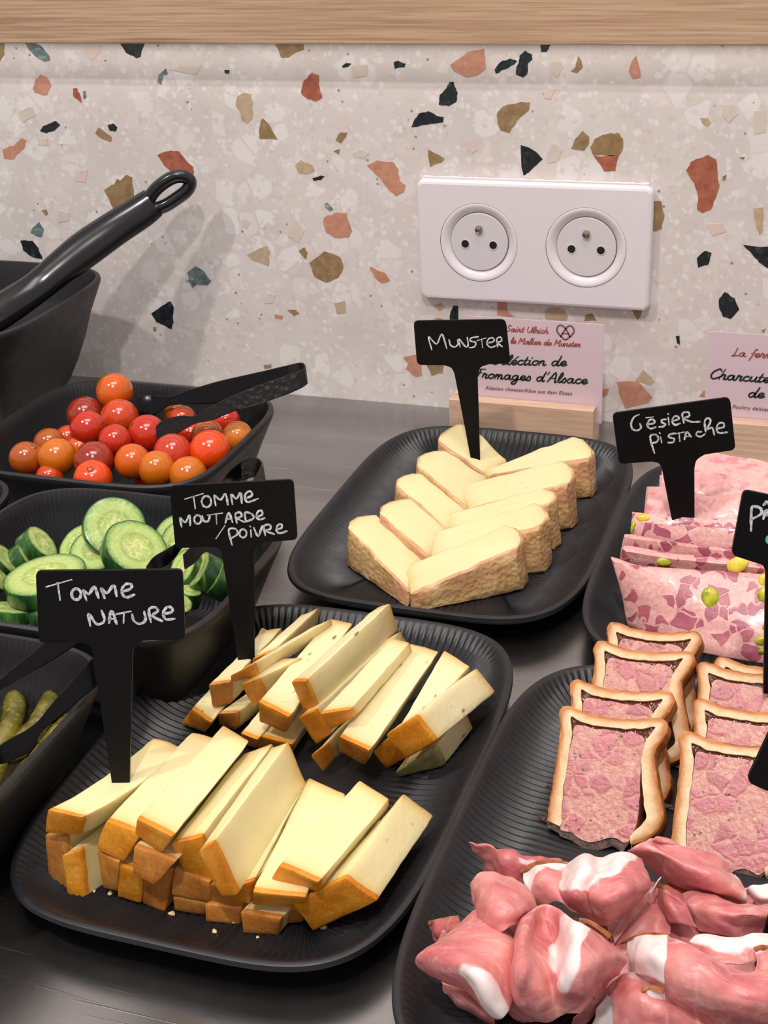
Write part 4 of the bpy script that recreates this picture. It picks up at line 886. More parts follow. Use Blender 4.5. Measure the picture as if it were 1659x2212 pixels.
TO = [ # px centre, px radius, z, colour, label
(tz4(1245, 130), 41, .061, 'or', 'orange tomato at the very top of the pile by the bowl\'s back wall'),
(tz4(925, 385), 41, .050, 'dr', 'dark red tomato behind the bright red one, left of the top orange one'),
(tz4(955, 530), 40, .055, 'r', 'bright red tomato with an orange cheek, upper left of the pile'),
(tz4(1300, 420), 43, .052, 'ro', 'red-orange tomato below the topmost orange one'),
(tz4(1250, 665), 37, .055, 'r', 'red tomato at the centre left with two sharp highlights'),
(tz4(1600, 590), 43, .054, 'r', 'large red tomato touched by the front tong scoop'),
(tz4(285, 855), 38, .050, 'br', 'brownish orange tomato farthest left'),
(tz4(620, 840), 43, .051, 'oc', 'ochre orange tomato at the front left'),
(tz4(540, 700), 36, .044, 'br', 'brownish tomato half hidden at the left'),
(tz4(740, 640), 30, .042, 'ro', 'small tomato glimpsed behind the bright red one'),
(tz4(870, 750), 31, .044, 'or', 'orange tomato behind the dark red front one'),
(tz4(1022, 890), 45, .051, 'dr', 'dark red tomato at the front left of centre'),
(tz4(1440, 890), 40, .051, 'or', 'orange tomato at the front centre, beside the dark red one'),
(tz4(1010, 1080), 43, .046, 'ob', 'bright orange tomato showing its stem scar at the front rim'),
(tz4(540, 1060), 31, .042, 'ro', 'tomato barely peeping over the front rim at the left'),
(tz5(200, 1000), 41, .048, 'oc', 'yellow-orange tomato at the front right of centre'),
(tz5(380, 820), 43, .051, 'pk', 'pinkish red tomato below the front tong scoop'),
(tz5(555, 1075), 43, .045, 'oc', 'ochre tomato at the front rim, right of the yellow-orange one'),
(tz5(800, 800), 47, .051, 'ob', 'large bright orange-red tomato near the right rim'),
(tz5(770, 640), 38, .050, 'br', 'brownish orange tomato right of the front tong scoop'),
(tz5(1110, 640), 35, .050, 'po', 'pale orange tomato at the far right'),
(tz5(980, 470), 32, .048, 'r', 'red tomato behind the tongs at the right'),
(tz5(590, 620), 33, .047, 'r', 'red tomato half hidden behind the front tong arm'),
(tz5(400, 370), 24, .050, 'oc', 'small orange tomato between the two tong arms'),
(tz5(490, 450), 32, .047, 'ro', 'red-orange tomato under the gap between the tong arms'),
(tz5(120, 1130), 34, .036, 'ob', 'tomato low behind the front rim at the centre'),
]
TC = {'or': (206, 88, 12), 'dr': (142, 26, 20), 'r': (186, 24, 14), 'ro': (196, 58, 20), 'br': (168, 78, 22), 'oc': (200, 104, 12), 'ob': (224, 64, 8), 'pk': (190, 46, 34), 'po': (206, 118, 42)}
placed = []
for i, (p, rp, z, col, lb) in enumerate(TO):
    c_ = at(p[0], p[1], z); t_ = (c_-CAM).dot(CF); R = rp*t_/F_PX
    placed.append([c_, R, col, lb])
for i, (c_, R, col, lb) in enumerate(placed):
    o = thing('cherry_tomato', lb, 'tomato', c_, 'cherry tomatoes in the black bowl')
    ax = Vector((random.uniform(-1, 1), random.uniform(-.2, 1), random.uniform(-.5, .3)))
    if 'stem scar' in lb: ax = Vector((.2, -.45, .8))
    q = ax.to_track_quat('Z', 'X')
    for me, nm in ((meT, 'tomato_skin'), (meS, 'stem_scar')):
        b = bpy.data.objects.new(nm, me); C.objects.link(b); b.parent = o; b.scale = (R, R, R); b.rotation_mode = 'QUATERNION'; b.rotation_quaternion = q
        b.color = lin(TC[col])
# ------------------------------------------------------------------ cucumber slices
cz = sc((0, 1000), 2.44)
def cuke(label, c_, a, b, phi, z, th, flip=1, side=1):
    """face ellipse: px centre, semi-axes, major-axis angle (image, y down); th thickness; the body runs away behind the face"""
    px, py = cz(*c_); P = at(px, py, z); v = (CAM-P).normalized(); t_ = (P-CAM).dot(CF)
    R = a/2.44*t_/F_PX; ph = math.radians(phi)
    ex = ray(px, py).normalized().cross(CU).normalized(); ex = (CR-v*CR.dot(v)).normalized(); ey = v.cross(ex).normalized()  # ey = up on screen
    maj = ex*math.cos(ph)-ey*math.sin(ph); mi = v.cross(maj).normalized()
    ct = max(.12, min(1, b/a)); st = math.sqrt(1-ct*ct)*flip
    n = (v*ct+mi*st).normalized(); m2 = n.cross(maj).normalized()
    o = thing('cucumber_slice', label, 'cucumber', P-n*th*.5, 'cucumber slices in the black bowl')
    seed = random.random()*30; S = 56; bm = bmesh.new(); lay = bm.verts.layers.float.new('rad')
    def pt(k, r, d):
        a_ = 2*math.pi*k/S; w_ = 1+.02*noise.noise(Vector((math.cos(a_)*1.5, math.sin(a_)*1.5, seed)))
        return P+(maj*math.cos(a_)+m2*math.sin(a_))*R*r*w_+n*(d+.0003*noise.noise(Vector((math.cos(a_)*r*3, math.sin(a_)*r*3, seed+5))))
    # flesh
    rr = [0, .2, .4, .55, .7, .85, .955]; dd = [-.0004, -.0003, -.0001, 0, 0, 0, -.0002]
    for sgn, base in ((1, 0), (-1, -th)):
        rings = []
        for r, d in zip(rr, dd):
            if r == 0: vv_ = [bm.verts.new(P+n*(base+sgn*d))]; vv_[0][lay] = 0
            else:
                vv_ = [bm.verts.new(pt(k, r, base+sgn*d)) for k in range(S)]
                for q_ in vv_: q_[lay] = r
            rings.append(vv_)
        for A, B in zip(rings, rings[1:]):
            for k in range(S):
                k2 = (k+1) % S
                if len(A) == 1: bm.faces.new((A[0], B[k], B[k2]))
                else: bm.faces.new((A[k], A[k2], B[k2], B[k]))
    obj('flesh', bm, M['cuc'], o)
    bm = bmesh.new(); loft(bm, [[pt(k, r, d) for k in range(S)] for r, d in ((.955, -.0002), (.985, -.0002), (1, -.0009), (1.0, -th*.5), (1, -th+.0009), (.985, -th+.0002), (.955, -th+.0002))], cap=False)
    obj('skin', bm, M['cuc_skin'], o); return o
CK = [
('large round slice standing at the back of the cucumber pile', (604, 335), 168, 158, 20, .066, .006, 1),
('arched slice leaning behind the large front slice, upper of two', (520, 440), 175, 112, -32, .057, .006, 1),
('arched slice leaning behind the large front slice, lower of two', (545, 480), 165, 105, -35, .054, .006, 1),
('pale slice leaning at the left of the arched pair', (400, 420), 118, 66, -50, .053, .006, 1),
('narrow slice tucked under the arched pair', (560, 500), 135, 78, -45, .052, .005, 1),
('large front slice with visible seeds and thick dark skin at its left', (722, 442), 176, 134, 30, .062, .009, 1),
('small piece under the front slice, next to the big oval one', (530, 570), 70, 42, -60, .048, .008, 1),
('big oval slice lying at the front left, seeds in a slit', (232, 585), 222, 98, -17, .057, .0085, 1),
('thick slice tilted to the right at the left of the pile', (226, 415), 105, 48, 48, .053, .0095, 1),
('thick slice behind the big oval one, skin to the left', (150, 485), 80, 30, 55, .049, .009, 1),
('slice cut by the left edge of the picture, upper one', (35, 500), 90, 35, 55, .052, .011, 1),
('dark skinned slice cut by the left edge, lower one', (-10, 590), 90, 40, 60, .050, .012, 1),
('slice half hidden behind the mustard sign, rear one', (910, 375), 130, 88, -48, .055, .006, 1),
('slice half hidden behind the mustard sign, front one', (945, 410), 130, 96, -55, .057, .006, 1),
('slice standing right of the big seeded one', (960, 545), 100, 58, -65, .054, .006, 1),
('thick slice on edge with glossy dark skin at the right', (1045, 560), 105, 34, -62, .054, .013, 1),
('slice beside the glossy dark one against the right bowl wall', (1120, 600), 100, 30, -62, .050, .010, 1),
('pale slice lying flat at the lower right of the pile', (1005, 668), 62, 32, 10, .047, .0085, 1),
('slice at the right corner just above the front rim', (960, 735), 60, 45, 40, .046, .006, 1),
('flat slice lying lowest at the front left corner', (55, 758), 135, 32, 3, .046, .0065, 1),
('slice peeping under the sign at the front rim', (245, 800), 70, 45, 60, .044, .006, 1),
('slice at the bottom of the pile below the seeded one', (800, 700), 120, 70, -20, .040, .006, 1),
('slice buried at the bottom centre behind the front sign', (560, 700), 150, 70, -10, .040, .006, 1),
]
for lb, c_, a, b, phi, z, th, fl in CK: cuke('cucumber slice: '+lb, c_, a, b, phi, z, th, fl)
# ------------------------------------------------------------------ gherkins in brine
gz = sc((0, 1300), 4.81)
def gherkin(label, p0, p1, wd, z):
    A = at(*gz(*p0), z); B = at(*gz(*p1), z-.001); t_ = (A-CAM).dot(CF); R = wd*1.22/2/4.81*t_/F_PX
    ax = (B-A); L = ax.length; ax.normalize(); up = Vector((0, 0, 1)); sd = ax.cross(up).normalized(); up = sd.cross(ax)
    o = thing('gherkin', label, 'gherkin', (A+B)/2, 'gherkins in the black bowl'); rings = []; n = 40; seed = random.random()*9
    bend = R*.5*random.choice((-1, 1))
    for i in range(n+1):
        s_ = i/n; r = R*max(.0, (1-abs(2*s_-1)**6)+.0004)**.5*(.93+.1*noise.noise(Vector((s_*3, seed, 0))))
        c_ = A-ax*R*.15+ax*(L+R*.3)*s_+sd*bend*math.sin(math.pi*s_)
        ring_ = []
        for k in range(32):
            a = 2*math.pi*k/32; d = sd*math.cos(a)+up*math.sin(a); q = c_+d*r
            b_ = noise.noise(q*420)*.00045 if r > R*.3 else 0
            ring_.append(q+d*b_)
        rings.append(ring_)
    bm = bmesh.new(); loft(bm, rings); obj('gherkin_skin', bm, M['gherkin'], o)
gherkin('gherkin at the left edge, paler ring near its top end', (150, 960), (-40, 1560), 205, .030)
gherkin('second gherkin from the left, glistening and bumpy', (560, 950), (90, 1620), 205, .031)
gherkin('dark gherkin lying along the right bowl wall, upper one', (830, 1160), (330, 1700), 170, .025)
gherkin('submerged gherkin along the right wall, lower one', (330, 1640), (-80, 2150), 200, .022)
gherkin('gherkin under the tong scoop, mostly hidden', (20, 1560), (-260, 2050), 190, .026)
gherkin('gherkin lying left of the pile, beyond the picture edge', (-250, 900), (-520, 1400), 190, .029)
gherkin('gherkin lying crosswise below the tongs, beyond the picture edge', (-420, 1500), (-150, 1950), 190, .028)
bm = bmesh.new(); P, _ = outline(-.1555, -.5015, .0795-.012, .0735-.012, 4.4, 96)
vv_ = [bm.verts.new((p.x, p.y, .0262)) for p, n in P]; bm.faces.new(vv_)
tag(obj('brine', bm, M['brine'], smooth=False, origin=(-.1555, -.5015, .0262)), 'thin clear yellowish brine around the gherkins', 'brine', kind='stuff')

# ------------------------------------------------------------------ tongs and spoon
def strip(bm, sts, th, mi=0):
    """sts: (top Vector, bottom Vector); a metal strip of thickness th"""
    T = bez([tuple(a) for a, b in sts], 6); B = bez([tuple(b) for a, b in sts], 6); rings = []
    for i in range(len(T)):
        d = T[min(i+1, len(T)-1)]-T[max(i-1, 0)]; w_ = (B[i]-T[i]); n = d.cross(w_)
        if n.length < 1e-12: n = Vector((0, -1, 0))
        n.normalize(); e = w_*.03
        rings.append([T[i]+n*th*.5+e, T[i]-e*.5, T[i]-n*th*.5+e, (T[i]+B[i])/2-n*th*.5, B[i]-n*th*.5-e, B[i]+e*.5, B[i]+n*th*.5-e, (T[i]+B[i])/2+n*th*.5])
    loft(bm, rings)
tg = sc((0, 780), 2.44)
def D(f, top, bot, t, t2=None): return (atd(*f(*top), t), atd(*f(*bot), t2 or t))
o = thing('serving_tongs', 'black hammered metal tongs lying across the tomato bowl', 'tongs', atd(*tg(1450, 120), .84), 'black metal tongs')
# one bent strip: rear scoop -> rear arm -> bend -> front arm -> front scoop
bm = bmesh.new()
strip(bm, [D(tg, (715, 205), (712, 262), .872), D(tg, (738, 184), (735, 292), .872), D(tg, (775, 176), (775, 298), .871), D(tg, (830, 182), (830, 272), .870), D(tg, (895, 186), (895, 236), .868),
           D(tg, (1000, 152), (1000, 226), .865), D(tg, (1150, 108), (1160, 218), .861), D(tg, (1350, 62), (1360, 165), .853), D(tg, (1520, 22), (1530, 110), .845)], .0011)
obj('rear_arm', bm, M['tong'], o)
bm = bmesh.new()
strip(bm, [D(tg, (1520, 22), (1530, 110), .845), D(tg, (1572, 10), (1590, 95), .841), D(tg, (1600, 12), (1612, 108), .835), D(tg, (1606, 34), (1617, 122), .829), D(tg, (1580, 52), (1590, 140), .826), D(tg, (1520, 72), (1530, 168), .825)], .0011)
obj('bend', bm, M['hammer'], o)
bm = bmesh.new()
strip(bm, [D(tg, (1520, 72), (1530, 168), .825), D(tg, (1380, 122), (1390, 218), .824), D(tg, (1240, 178), (1250, 258), .824), D(tg, (1110, 240), (1120, 310), .825), D(tg, (1030, 288), (1035, 328), .827),
           D(tg, (960, 288), (965, 362), .829), D(tg, (890, 300), (900, 408), .830), D(tg, (850, 318), (850, 424), .831), D(tg, (826, 340), (822, 398), .832)], .0011)
obj('front_arm', bm, M['hammer'], o)
tc_ = sc((100, 980), 2.765)
o = thing('serving_tongs', 'black metal tongs in the cucumbers, loop behind the mustard sign', 'tongs', atd(*tc_(1150, 200), .74), 'black metal tongs')
bm = bmesh.new()
strip(bm, [D(tc_, (600, 672), (598, 700), .655), D(tc_, (640, 618), (650, 700), .657), D(tc_, (720, 570), (735, 660), .662), D(tc_, (790, 520), (800, 578), .668), D(tc_, (900, 380), (905, 450), .690), D(tc_, (1000, 235), (1010, 330), .712), D(tc_, (1085, 110), (1090, 215), .730), D(tc_, (1160, 45), (1165, 160), .738)], .001)
obj('rear_arm', bm, M['tong'], o)
bm = bmesh.new()
strip(bm, [D(tc_, (1160, 45), (1165, 160), .738), D(tc_, (1232, 20), (1240, 140), .738), D(tc_, (1285, 45), (1305, 165), .732), D(tc_, (1275, 90), (1300, 230), .722), D(tc_, (1215, 190), (1240, 330), .708)], .001)
obj('bend', bm, M['hammer'], o)
bm = bmesh.new()
strip(bm, [D(tc_, (1215, 190), (1240, 330), .708), D(tc_, (1100, 350), (1110, 450), .690), D(tc_, (960, 470), (970, 550), .672), D(tc_, (880, 540), (900, 640), .662), D(tc_, (820, 600), (830, 690), .655)], .001)
obj('front_arm', bm, M['tong'], o)
o = thing('serving_tongs', 'black metal tongs reaching into the gherkin bowl at the left edge', 'tongs', atd(*gz(900, 500), .52), 'black metal tongs')
bm = bmesh.new()
strip(bm, [D(gz, (-300, 1010), (-300, 1120), .590), D(gz, (0, 800), (0, 925), .598), D(gz, (240, 610), (240, 780), .600), D(gz, (480, 415), (500, 630), .600), D(gz, (820, 150), (840, 420), .602), D(gz, (1060, 10), (1080, 290), .603)], .001)
obj('rear_arm', bm, M['tong'], o)
bm = bmesh.new()
strip(bm, [D(gz, (1060, 10), (1080, 290), .603), D(gz, (1180, 50), (1200, 350), .602), D(gz, (1260, 180), (1290, 480), .600), D(gz, (1240, 330), (1260, 640), .592), D(gz, (1120, 450), (1140, 760), .586)], .001)
obj('bend', bm, M['tong'], o)
bm = bmesh.new()
strip(bm, [D(gz, (1120, 450), (1140, 760), .586), D(gz, (960, 585), (1000, 875), .582), D(gz, (700, 880), (720, 1110), .580), D(gz, (500, 1110), (500, 1290), .580), D(gz, (400, 1235), (410, 1380), .580),
           D(gz, (270, 1335), (350, 1530), .580), D(gz, (130, 1410), (200, 1610), .580), D(gz, (0, 1495), (40, 1680), .580), D(gz, (-90, 1600), (-80, 1690), .582)], .001)
obj('front_arm', bm, M['tong'], o)
# spoon handle
hz_ = sc((0, 350), 2.37)
o = thing('serving_spoon', 'dark grey nylon serving spoon handle rising from the large bowl', 'spoon', aty(*hz_(430, 480), -.075))
pts = [(-260, 960, -.17, .060, 19), (-150, 860, -.150, .0, 19), (-40, 790, -.130, 0, 20), (80, 715, -.112, 0, 19), (190, 640, -.097, 0, 18), (300, 550, -.084, 0, 19), (430, 450, -.070, 0, 21), (580, 345, -.056, 0, 20), (720, 255, -.045, 0, 19), (785, 208, -.0405, 0, 17.5)]
path = bez([tuple(aty(*hz_(p[0], p[1]), p[2])) for p in pts], 6); wds = bez([(p[4], 0, 0) for p in pts], 6)
rings = []
for i, c_ in enumerate(path):
    d = (path[min(i+1, len(path)-1)]-path[max(i-1, 0)]).normalized(); sd = d.cross(CF).normalized(); nn = sd.cross(d).normalized(); w_ = wds[i].x*.001*.5*1.2
    rings.append([c_+sd*math.cos(2*math.pi*k/28)*w_+nn*math.sin(2*math.pi*k/28)*w_*.62 for k in range(28)])
bm = bmesh.new(); loft(bm, rings)
lp = [(762, 205), (782, 158), (835, 108), (895, 76), (948, 76), (974, 104), (956, 146), (905, 186), (848, 222), (792, 238)]
L3 = bez([tuple(aty(*hz_(x, y), -.040+.012*(x-770)/200)) for x, y in [(p[0], p[1]) for p in lp]], 5, closed=True)
nL = len(L3); rings = []
for i in range(nL):
    d = (L3[(i+1) % nL]-L3[(i-1) % nL]).normalized(); sd = d.cross(CF).normalized(); nn = sd.cross(d).normalized()
    rings.append([L3[i]+sd*math.cos(2*math.pi*k/16)*.0045+nn*math.sin(2*math.pi*k/16)*.0056 for k in range(16)])
rings.append(rings[0]); loft(bm, rings, cap=False)
bmesh.ops.remove_doubles(bm, verts=bm.verts, dist=.00001)
obj('handle', bm, M['nylon'], o)
bm = bmesh.new(); B0 = Vector((-.405, -.150, .045))
bmesh.ops.create_uvsphere(bm, u_segments=32, v_segments=16, radius=1, matrix=Matrix.Translation(B0)@Matrix.Rotation(.5, 4, 'Z')@Matrix.Diagonal((.032, .022, .008, 1)))
obj('spoon_head', bm, M['nylon'], o)

# ------------------------------------------------------------------ pate en croute
pz = sc((1100, 1300), 2.968)
OUT = [(240, 1400), (262, 1250), (290, 1080), (315, 900), (325, 800), (318, 740), (320, 700), (345, 668), (385, 663), (430, 680), (520, 715), (660, 742), (800, 748), (920, 742), (985, 750), (1015, 785), (1015, 830), (985, 880), (948, 930), (932, 975), (937, 1060), (960, 1200), (985, 1330), (985, 1400), (940, 1480), (860, 1535), (780, 1562)]
INN = [(325, 1440), (334, 1400), (342, 1250), (362, 1100), (386, 950), (402, 850), (395, 790), (392, 738), (430, 752), (480, 775), (600, 798), (740, 812), (860, 812), (935, 800), (908, 850), (872, 900), (852, 980), (846, 1050), (850, 1150), (865, 1300), (880, 1380), (850, 1425), (800, 1475), (770, 1500)]
FIL = [(412, 815), (445, 790), (560, 812), (640, 822), (735, 842), (770, 832), (825, 848), (866, 878), (862, 960), (842, 1050), (836, 1200), (828, 1350), (800, 1470), (740, 1545), (660, 1508), (560, 1536), (480, 1532), (400, 1478), (332, 1462), (337, 1380), (345, 1250), (365, 1080), (388, 950), (405, 870)]
Pb = at(*pz(620, 1500), .0085)
azp, tlt = -.06, .82
nP = Vector((math.sin(azp)*math.cos(tlt), -math.cos(azp)*math.cos(tlt), math.sin(tlt)))
rt = Vector((math.cos(azp), math.sin(azp), 0)); upP = rt.cross(nP)*-1
if upP.z < 0: upP = -upP
ref = onplane(*pz(320, 690), Pb, nP)
def loc2(p):
    q = onplane(*pz(*p), Pb, nP)-ref; return (q.dot(rt), q.dot(upP))
LO, LI, LF = [loc2(p) for p in OUT], [loc2(p) for p in INN], [loc2(p) for p in FIL]
W0 = loc2((1015, 785))[0]
print('pate slice size mm', W0*1000, (max(p[1] for p in LO)-min(p[1] for p in LO))*1000, 'top z', ref.z)
def pate(label, tl, t, sx=1.0, lean=0.0, thick=.013):
    """tl: top-left ear in px coords, t: depth factor against the front slice"""
    t0 = (ref-CAM).dot(CF); O = atd(*pz(*tl), t0*t)
    o_ = thing('pate_slice', label, 'pate', O+upP*min(p[1] for p in LO)*.9, 'slices of pate in golden crust')
    r2 = (Matrix.Rotation(lean, 3, 'Z')@rt); u2 = upP; n2 = r2.cross(u2)
    if n2.dot(nP) < 0: n2 = -n2
    seed = random.random()*40
    def W(p, d=0):
        j = Vector((noise.noise(Vector((p[0]*300, p[1]*300, seed))), noise.noise(Vector((p[0]*300, p[1]*300, seed+9))), 0))*.0005
        return O+r2*(p[0]*sx+j.x)+u2*(p[1]+j.y)+n2*d
    so_ = [(v.x, v.y) for v in bez([(p[0], p[1], 0) for p in LO], 4)]; si = [(v.x, v.y) for v in bez([(p[0], p[1], 0) for p in LI], 4)]
    # crust: browned outer band, pale crumb inside, browned outside
    bm = bmesh.new(); N = len(so_); off = []; bk = bm.verts.layers.float.new('bake')
    for i in range(N):
        a = so_[max(i-1, 0)]; b = so_[min(i+1, N-1)]; d = Vector((b[0]-a[0], b[1]-a[1], 0)).normalized(); nrm = Vector((d.y, -d.x, 0)); off.append((so_[i][0]+nrm.x*.0008, so_[i][1]+nrm.y*.0008))
    F0 = [bm.verts.new(W(p, -.0007)) for p in so_]; F1 = [bm.verts.new(W(p, 0)) for p in off]; K0 = [bm.verts.new(W(p, -thick+.0006)) for p in so_]; K1 = [bm.verts.new(W(p, -thick)) for p in off]
    for q_ in F0+F1+K0+K1: q_[bk] = 1.0
    for i in range(N-1):
        for A, B in ((F0, F1), (K0, F0), (K1, K0)):
            f = bm.faces.new((A[i], A[i+1], B[i+1], B[i])); f.material_index = 1
    I0 = [bm.verts.new(W(p, 0)) for p in si]; I1 = [bm.verts.new(W(p, -thick)) for p in si]
    for i in range(len(si)-1): bm.faces.new((I0[i], I0[i+1], I1[i+1], I1[i]))
    M_ = max(N, len(si))
    for X, Y in ((F1, I0), (K1, I1)):
        i = j = 0
        while i < N-1 or j < len(si)-1:
            if j >= len(si)-1 or (i < N-1 and (i+1)/(N-1) <= (j+1)/(len(si)-1)): bm.faces.new((X[i], X[i+1], Y[j])); i += 1
            else: bm.faces.new((X[i], Y[j+1], Y[j])); j += 1
    bm.faces.new((F0[0], F1[0], I0[0], I1[0], K1[0], K0[0])); bm.faces.new((F0[-1], F1[-1], I0[-1], I1[-1], K1[-1], K0[-1]))
    obj('crust', bm, [M['crumb'], M['crust']], o_)
    sf = [(v.x, v.y) for v in bez([(p[0], p[1], 0) for p in LF], 4, closed=True)]
    bm = bmesh.new(); extrude_poly(bm, [W(p, -.0003) for p in sf], [W(p, -thick+.0003) for p in sf]); obj('filling', bm, M['pate'], o_)
    # jelly between filling and lid
    jel = LI[6:16]+[LF[7], LF[6], LF[5], LF[4], LF[3], LF[2], LF[1], LF[0]]
    bm = bmesh.new(); extrude_poly(bm, [W(p, -.0016) for p in jel], [W(p, -thick+.0012) for p in jel]); obj('jelly', bm, M['aspic'], o_)
    # dark, broken base crust
    bl = [LO[0], LI[0], LF[18], LF[17], LF[16], LF[15], LF[14], LF[13], LF[12], LI[-2], LO[-1]]
    bm = bmesh.new(); dn_ = [(p[0]+random.uniform(-.001, .001), p[1]-random.uniform(.0022, .004)) for p in bl]
    poly = bl+list(reversed(dn_)); extrude_poly(bm, [W(p, -.0008) for p in poly], [W(p, -thick+.0008) for p in poly])
    for q_ in range(5):
        b0 = LO[0] if q_ < 3 else LO[-1]; sg = -1 if q_ < 3 else .3; e0 = (b0[0]+sg*random.uniform(.004, .010), b0[1]-random.uniform(-.002, .006)); dd_ = -random.uniform(.001, thick-.002)
        extrude_poly(bm, [W((b0[0]+.001, b0[1]+.0025), dd_), W((b0[0]+.003, b0[1]-.0015), dd_), W(e0, dd_+.002), W((e0[0]-sg*.001, e0[1]+.0012), dd_+.002)], [W((b0[0]+.001, b0[1]+.0025), dd_-.0014), W((b0[0]+.003, b0[1]-.0015), dd_-.0014), W(e0, dd_+.0012), W((e0[0]-sg*.001, e0[1]+.0012), dd_+.0012)])
    obj('base_crust', bm, M['burnt'], o_)
    return o_
pate('whole pate slice at the front of the left stack', (320, 690), 1.0)
pate('second pate slice from the front in the left stack', (388, 520), 1.037)
pate('third pate slice from the front in the left stack', (540, 272), 1.075, .99)
pate('rearmost pate slice of the left stack, against the pink terrine', (624, 152), 1.115, .97)
pate('pate slice at the front of the right stack', (1083, 855), .975, 1.08)
pate('second pate slice from the front in the right stack', (1174, 645), 1.012, 1.06)
pate('third pate slice from the front in the right stack', (1200, 408), 1.055, 1.04)
pate('rearmost pate slice of the right stack', (1312, 375), 1.075, 1.0)

# ------------------------------------------------------------------ pistachio terrine slices
ez = sc((1200, 860), 3.614)
def sheet(bm, rows, res=(10, 10), th=.004, nsm=None, layers=()):
    """rows: grid of (Vector, extra...) control points, interpolated; solid with thickness"""
    R = [bez([tuple(p) for p in r], res[0]) for r in rows]
    cols = list(zip(*R)); Gd = [bez([tuple(p) for p in c_], res[1]) for c_ in cols]
    return Gd
def slab(bm, Gd, th, extra=None, amp=0.0, seed=0, taper=True, wr=0.0, wf=20.0):
    nu, nv = len(Gd), len(Gd[0]); T = []; B = []
    for i in range(nu):
        tr, br = [], []
        for j in range(nv):
            p = Gd[i][j]; du = Gd[min(i+1, nu-1)][j]-Gd[max(i-1, 0)][j]; dv = Gd[i][min(j+1, nv-1)]-Gd[i][max(j-1, 0)]
            n = du.cross(dv)
            if n.length < 1e-14: n = Vector((0, 0, 1))
            n.normalize()
            if n.dot(CAM-p) < 0 and nu == -1: n = -n
            k = amp*noise.noise(p*90+Vector((seed, 0, 0)))+amp*.5*noise.noise(p*260+Vector((0, seed, 0)))
            if wr: k += wr*math.sin(i/(nu-1)*wf+3*noise.noise(p*45+Vector((seed, 9, 0))))*(.35+abs(noise.noise(p*60+Vector((5, seed, 0)))))
            p = p+n*k; edge = (i in (0, nu-1) or j in (0, nv-1)); e = .35 if edge and taper else 1
            a = bm.verts.new(p+n*th*.5*e); b = bm.verts.new(p-n*th*.5*e)
            if extra:
                for lay, fn in extra:
                    val = fn(i, j); a[lay] = val; b[lay] = val
            tr.append(a); br.append(b)
        T.append(tr); B.append(br)
    for i in range(nu-1):
        for j in range(nv-1):
            bm.faces.new((T[i][j], T[i+1][j], T[i+1][j+1], T[i][j+1])); bm.faces.new((B[i][j], B[i][j+1], B[i+1][j+1], B[i+1][j]))
    for i in range(nu-1):
        for j in (0, nv-1): bm.faces.new((T[i][j], B[i][j], B[i+1][j], T[i+1][j]))
    for j in range(nv-1):
        for i in (0, nu-1): bm.faces.new((T[i][j], T[i][j+1], B[i][j+1], B[i][j]))
def pist(parent, px, py, tree, rx, ry, ang, mat):
    P = tree.ray_cast(CAM, ray(px, py).normalized())[0]
    if P is None: return
    t_ = (P-CAM).dot(CF); v = (CAM-P).normalized(); ex = (CR-v*CR.dot(v)).normalized(); ey = v.cross(ex)
    a = math.radians(ang); X = ex*math.cos(a)-ey*math.sin(a); Y = v.cross(X); k = t_/F_PX
    m = Matrix(((X.x*rx*k, Y.x*ry*k, v.x*.0016, P.x), (X.y*rx*k, Y.y*ry*k, v.y*.0016, P.y), (X.z*rx*k, Y.z*ry*k, v.z*.0016, P.z), (0, 0, 0, 1)))
    bm = bmesh.new(); bmesh.ops.create_uvsphere(bm, u_segments=20, v_segments=10, radius=1, matrix=m); jiggle(bm, .0002, 500, ang)
    obj('pistachio', bm, M[mat], parent)
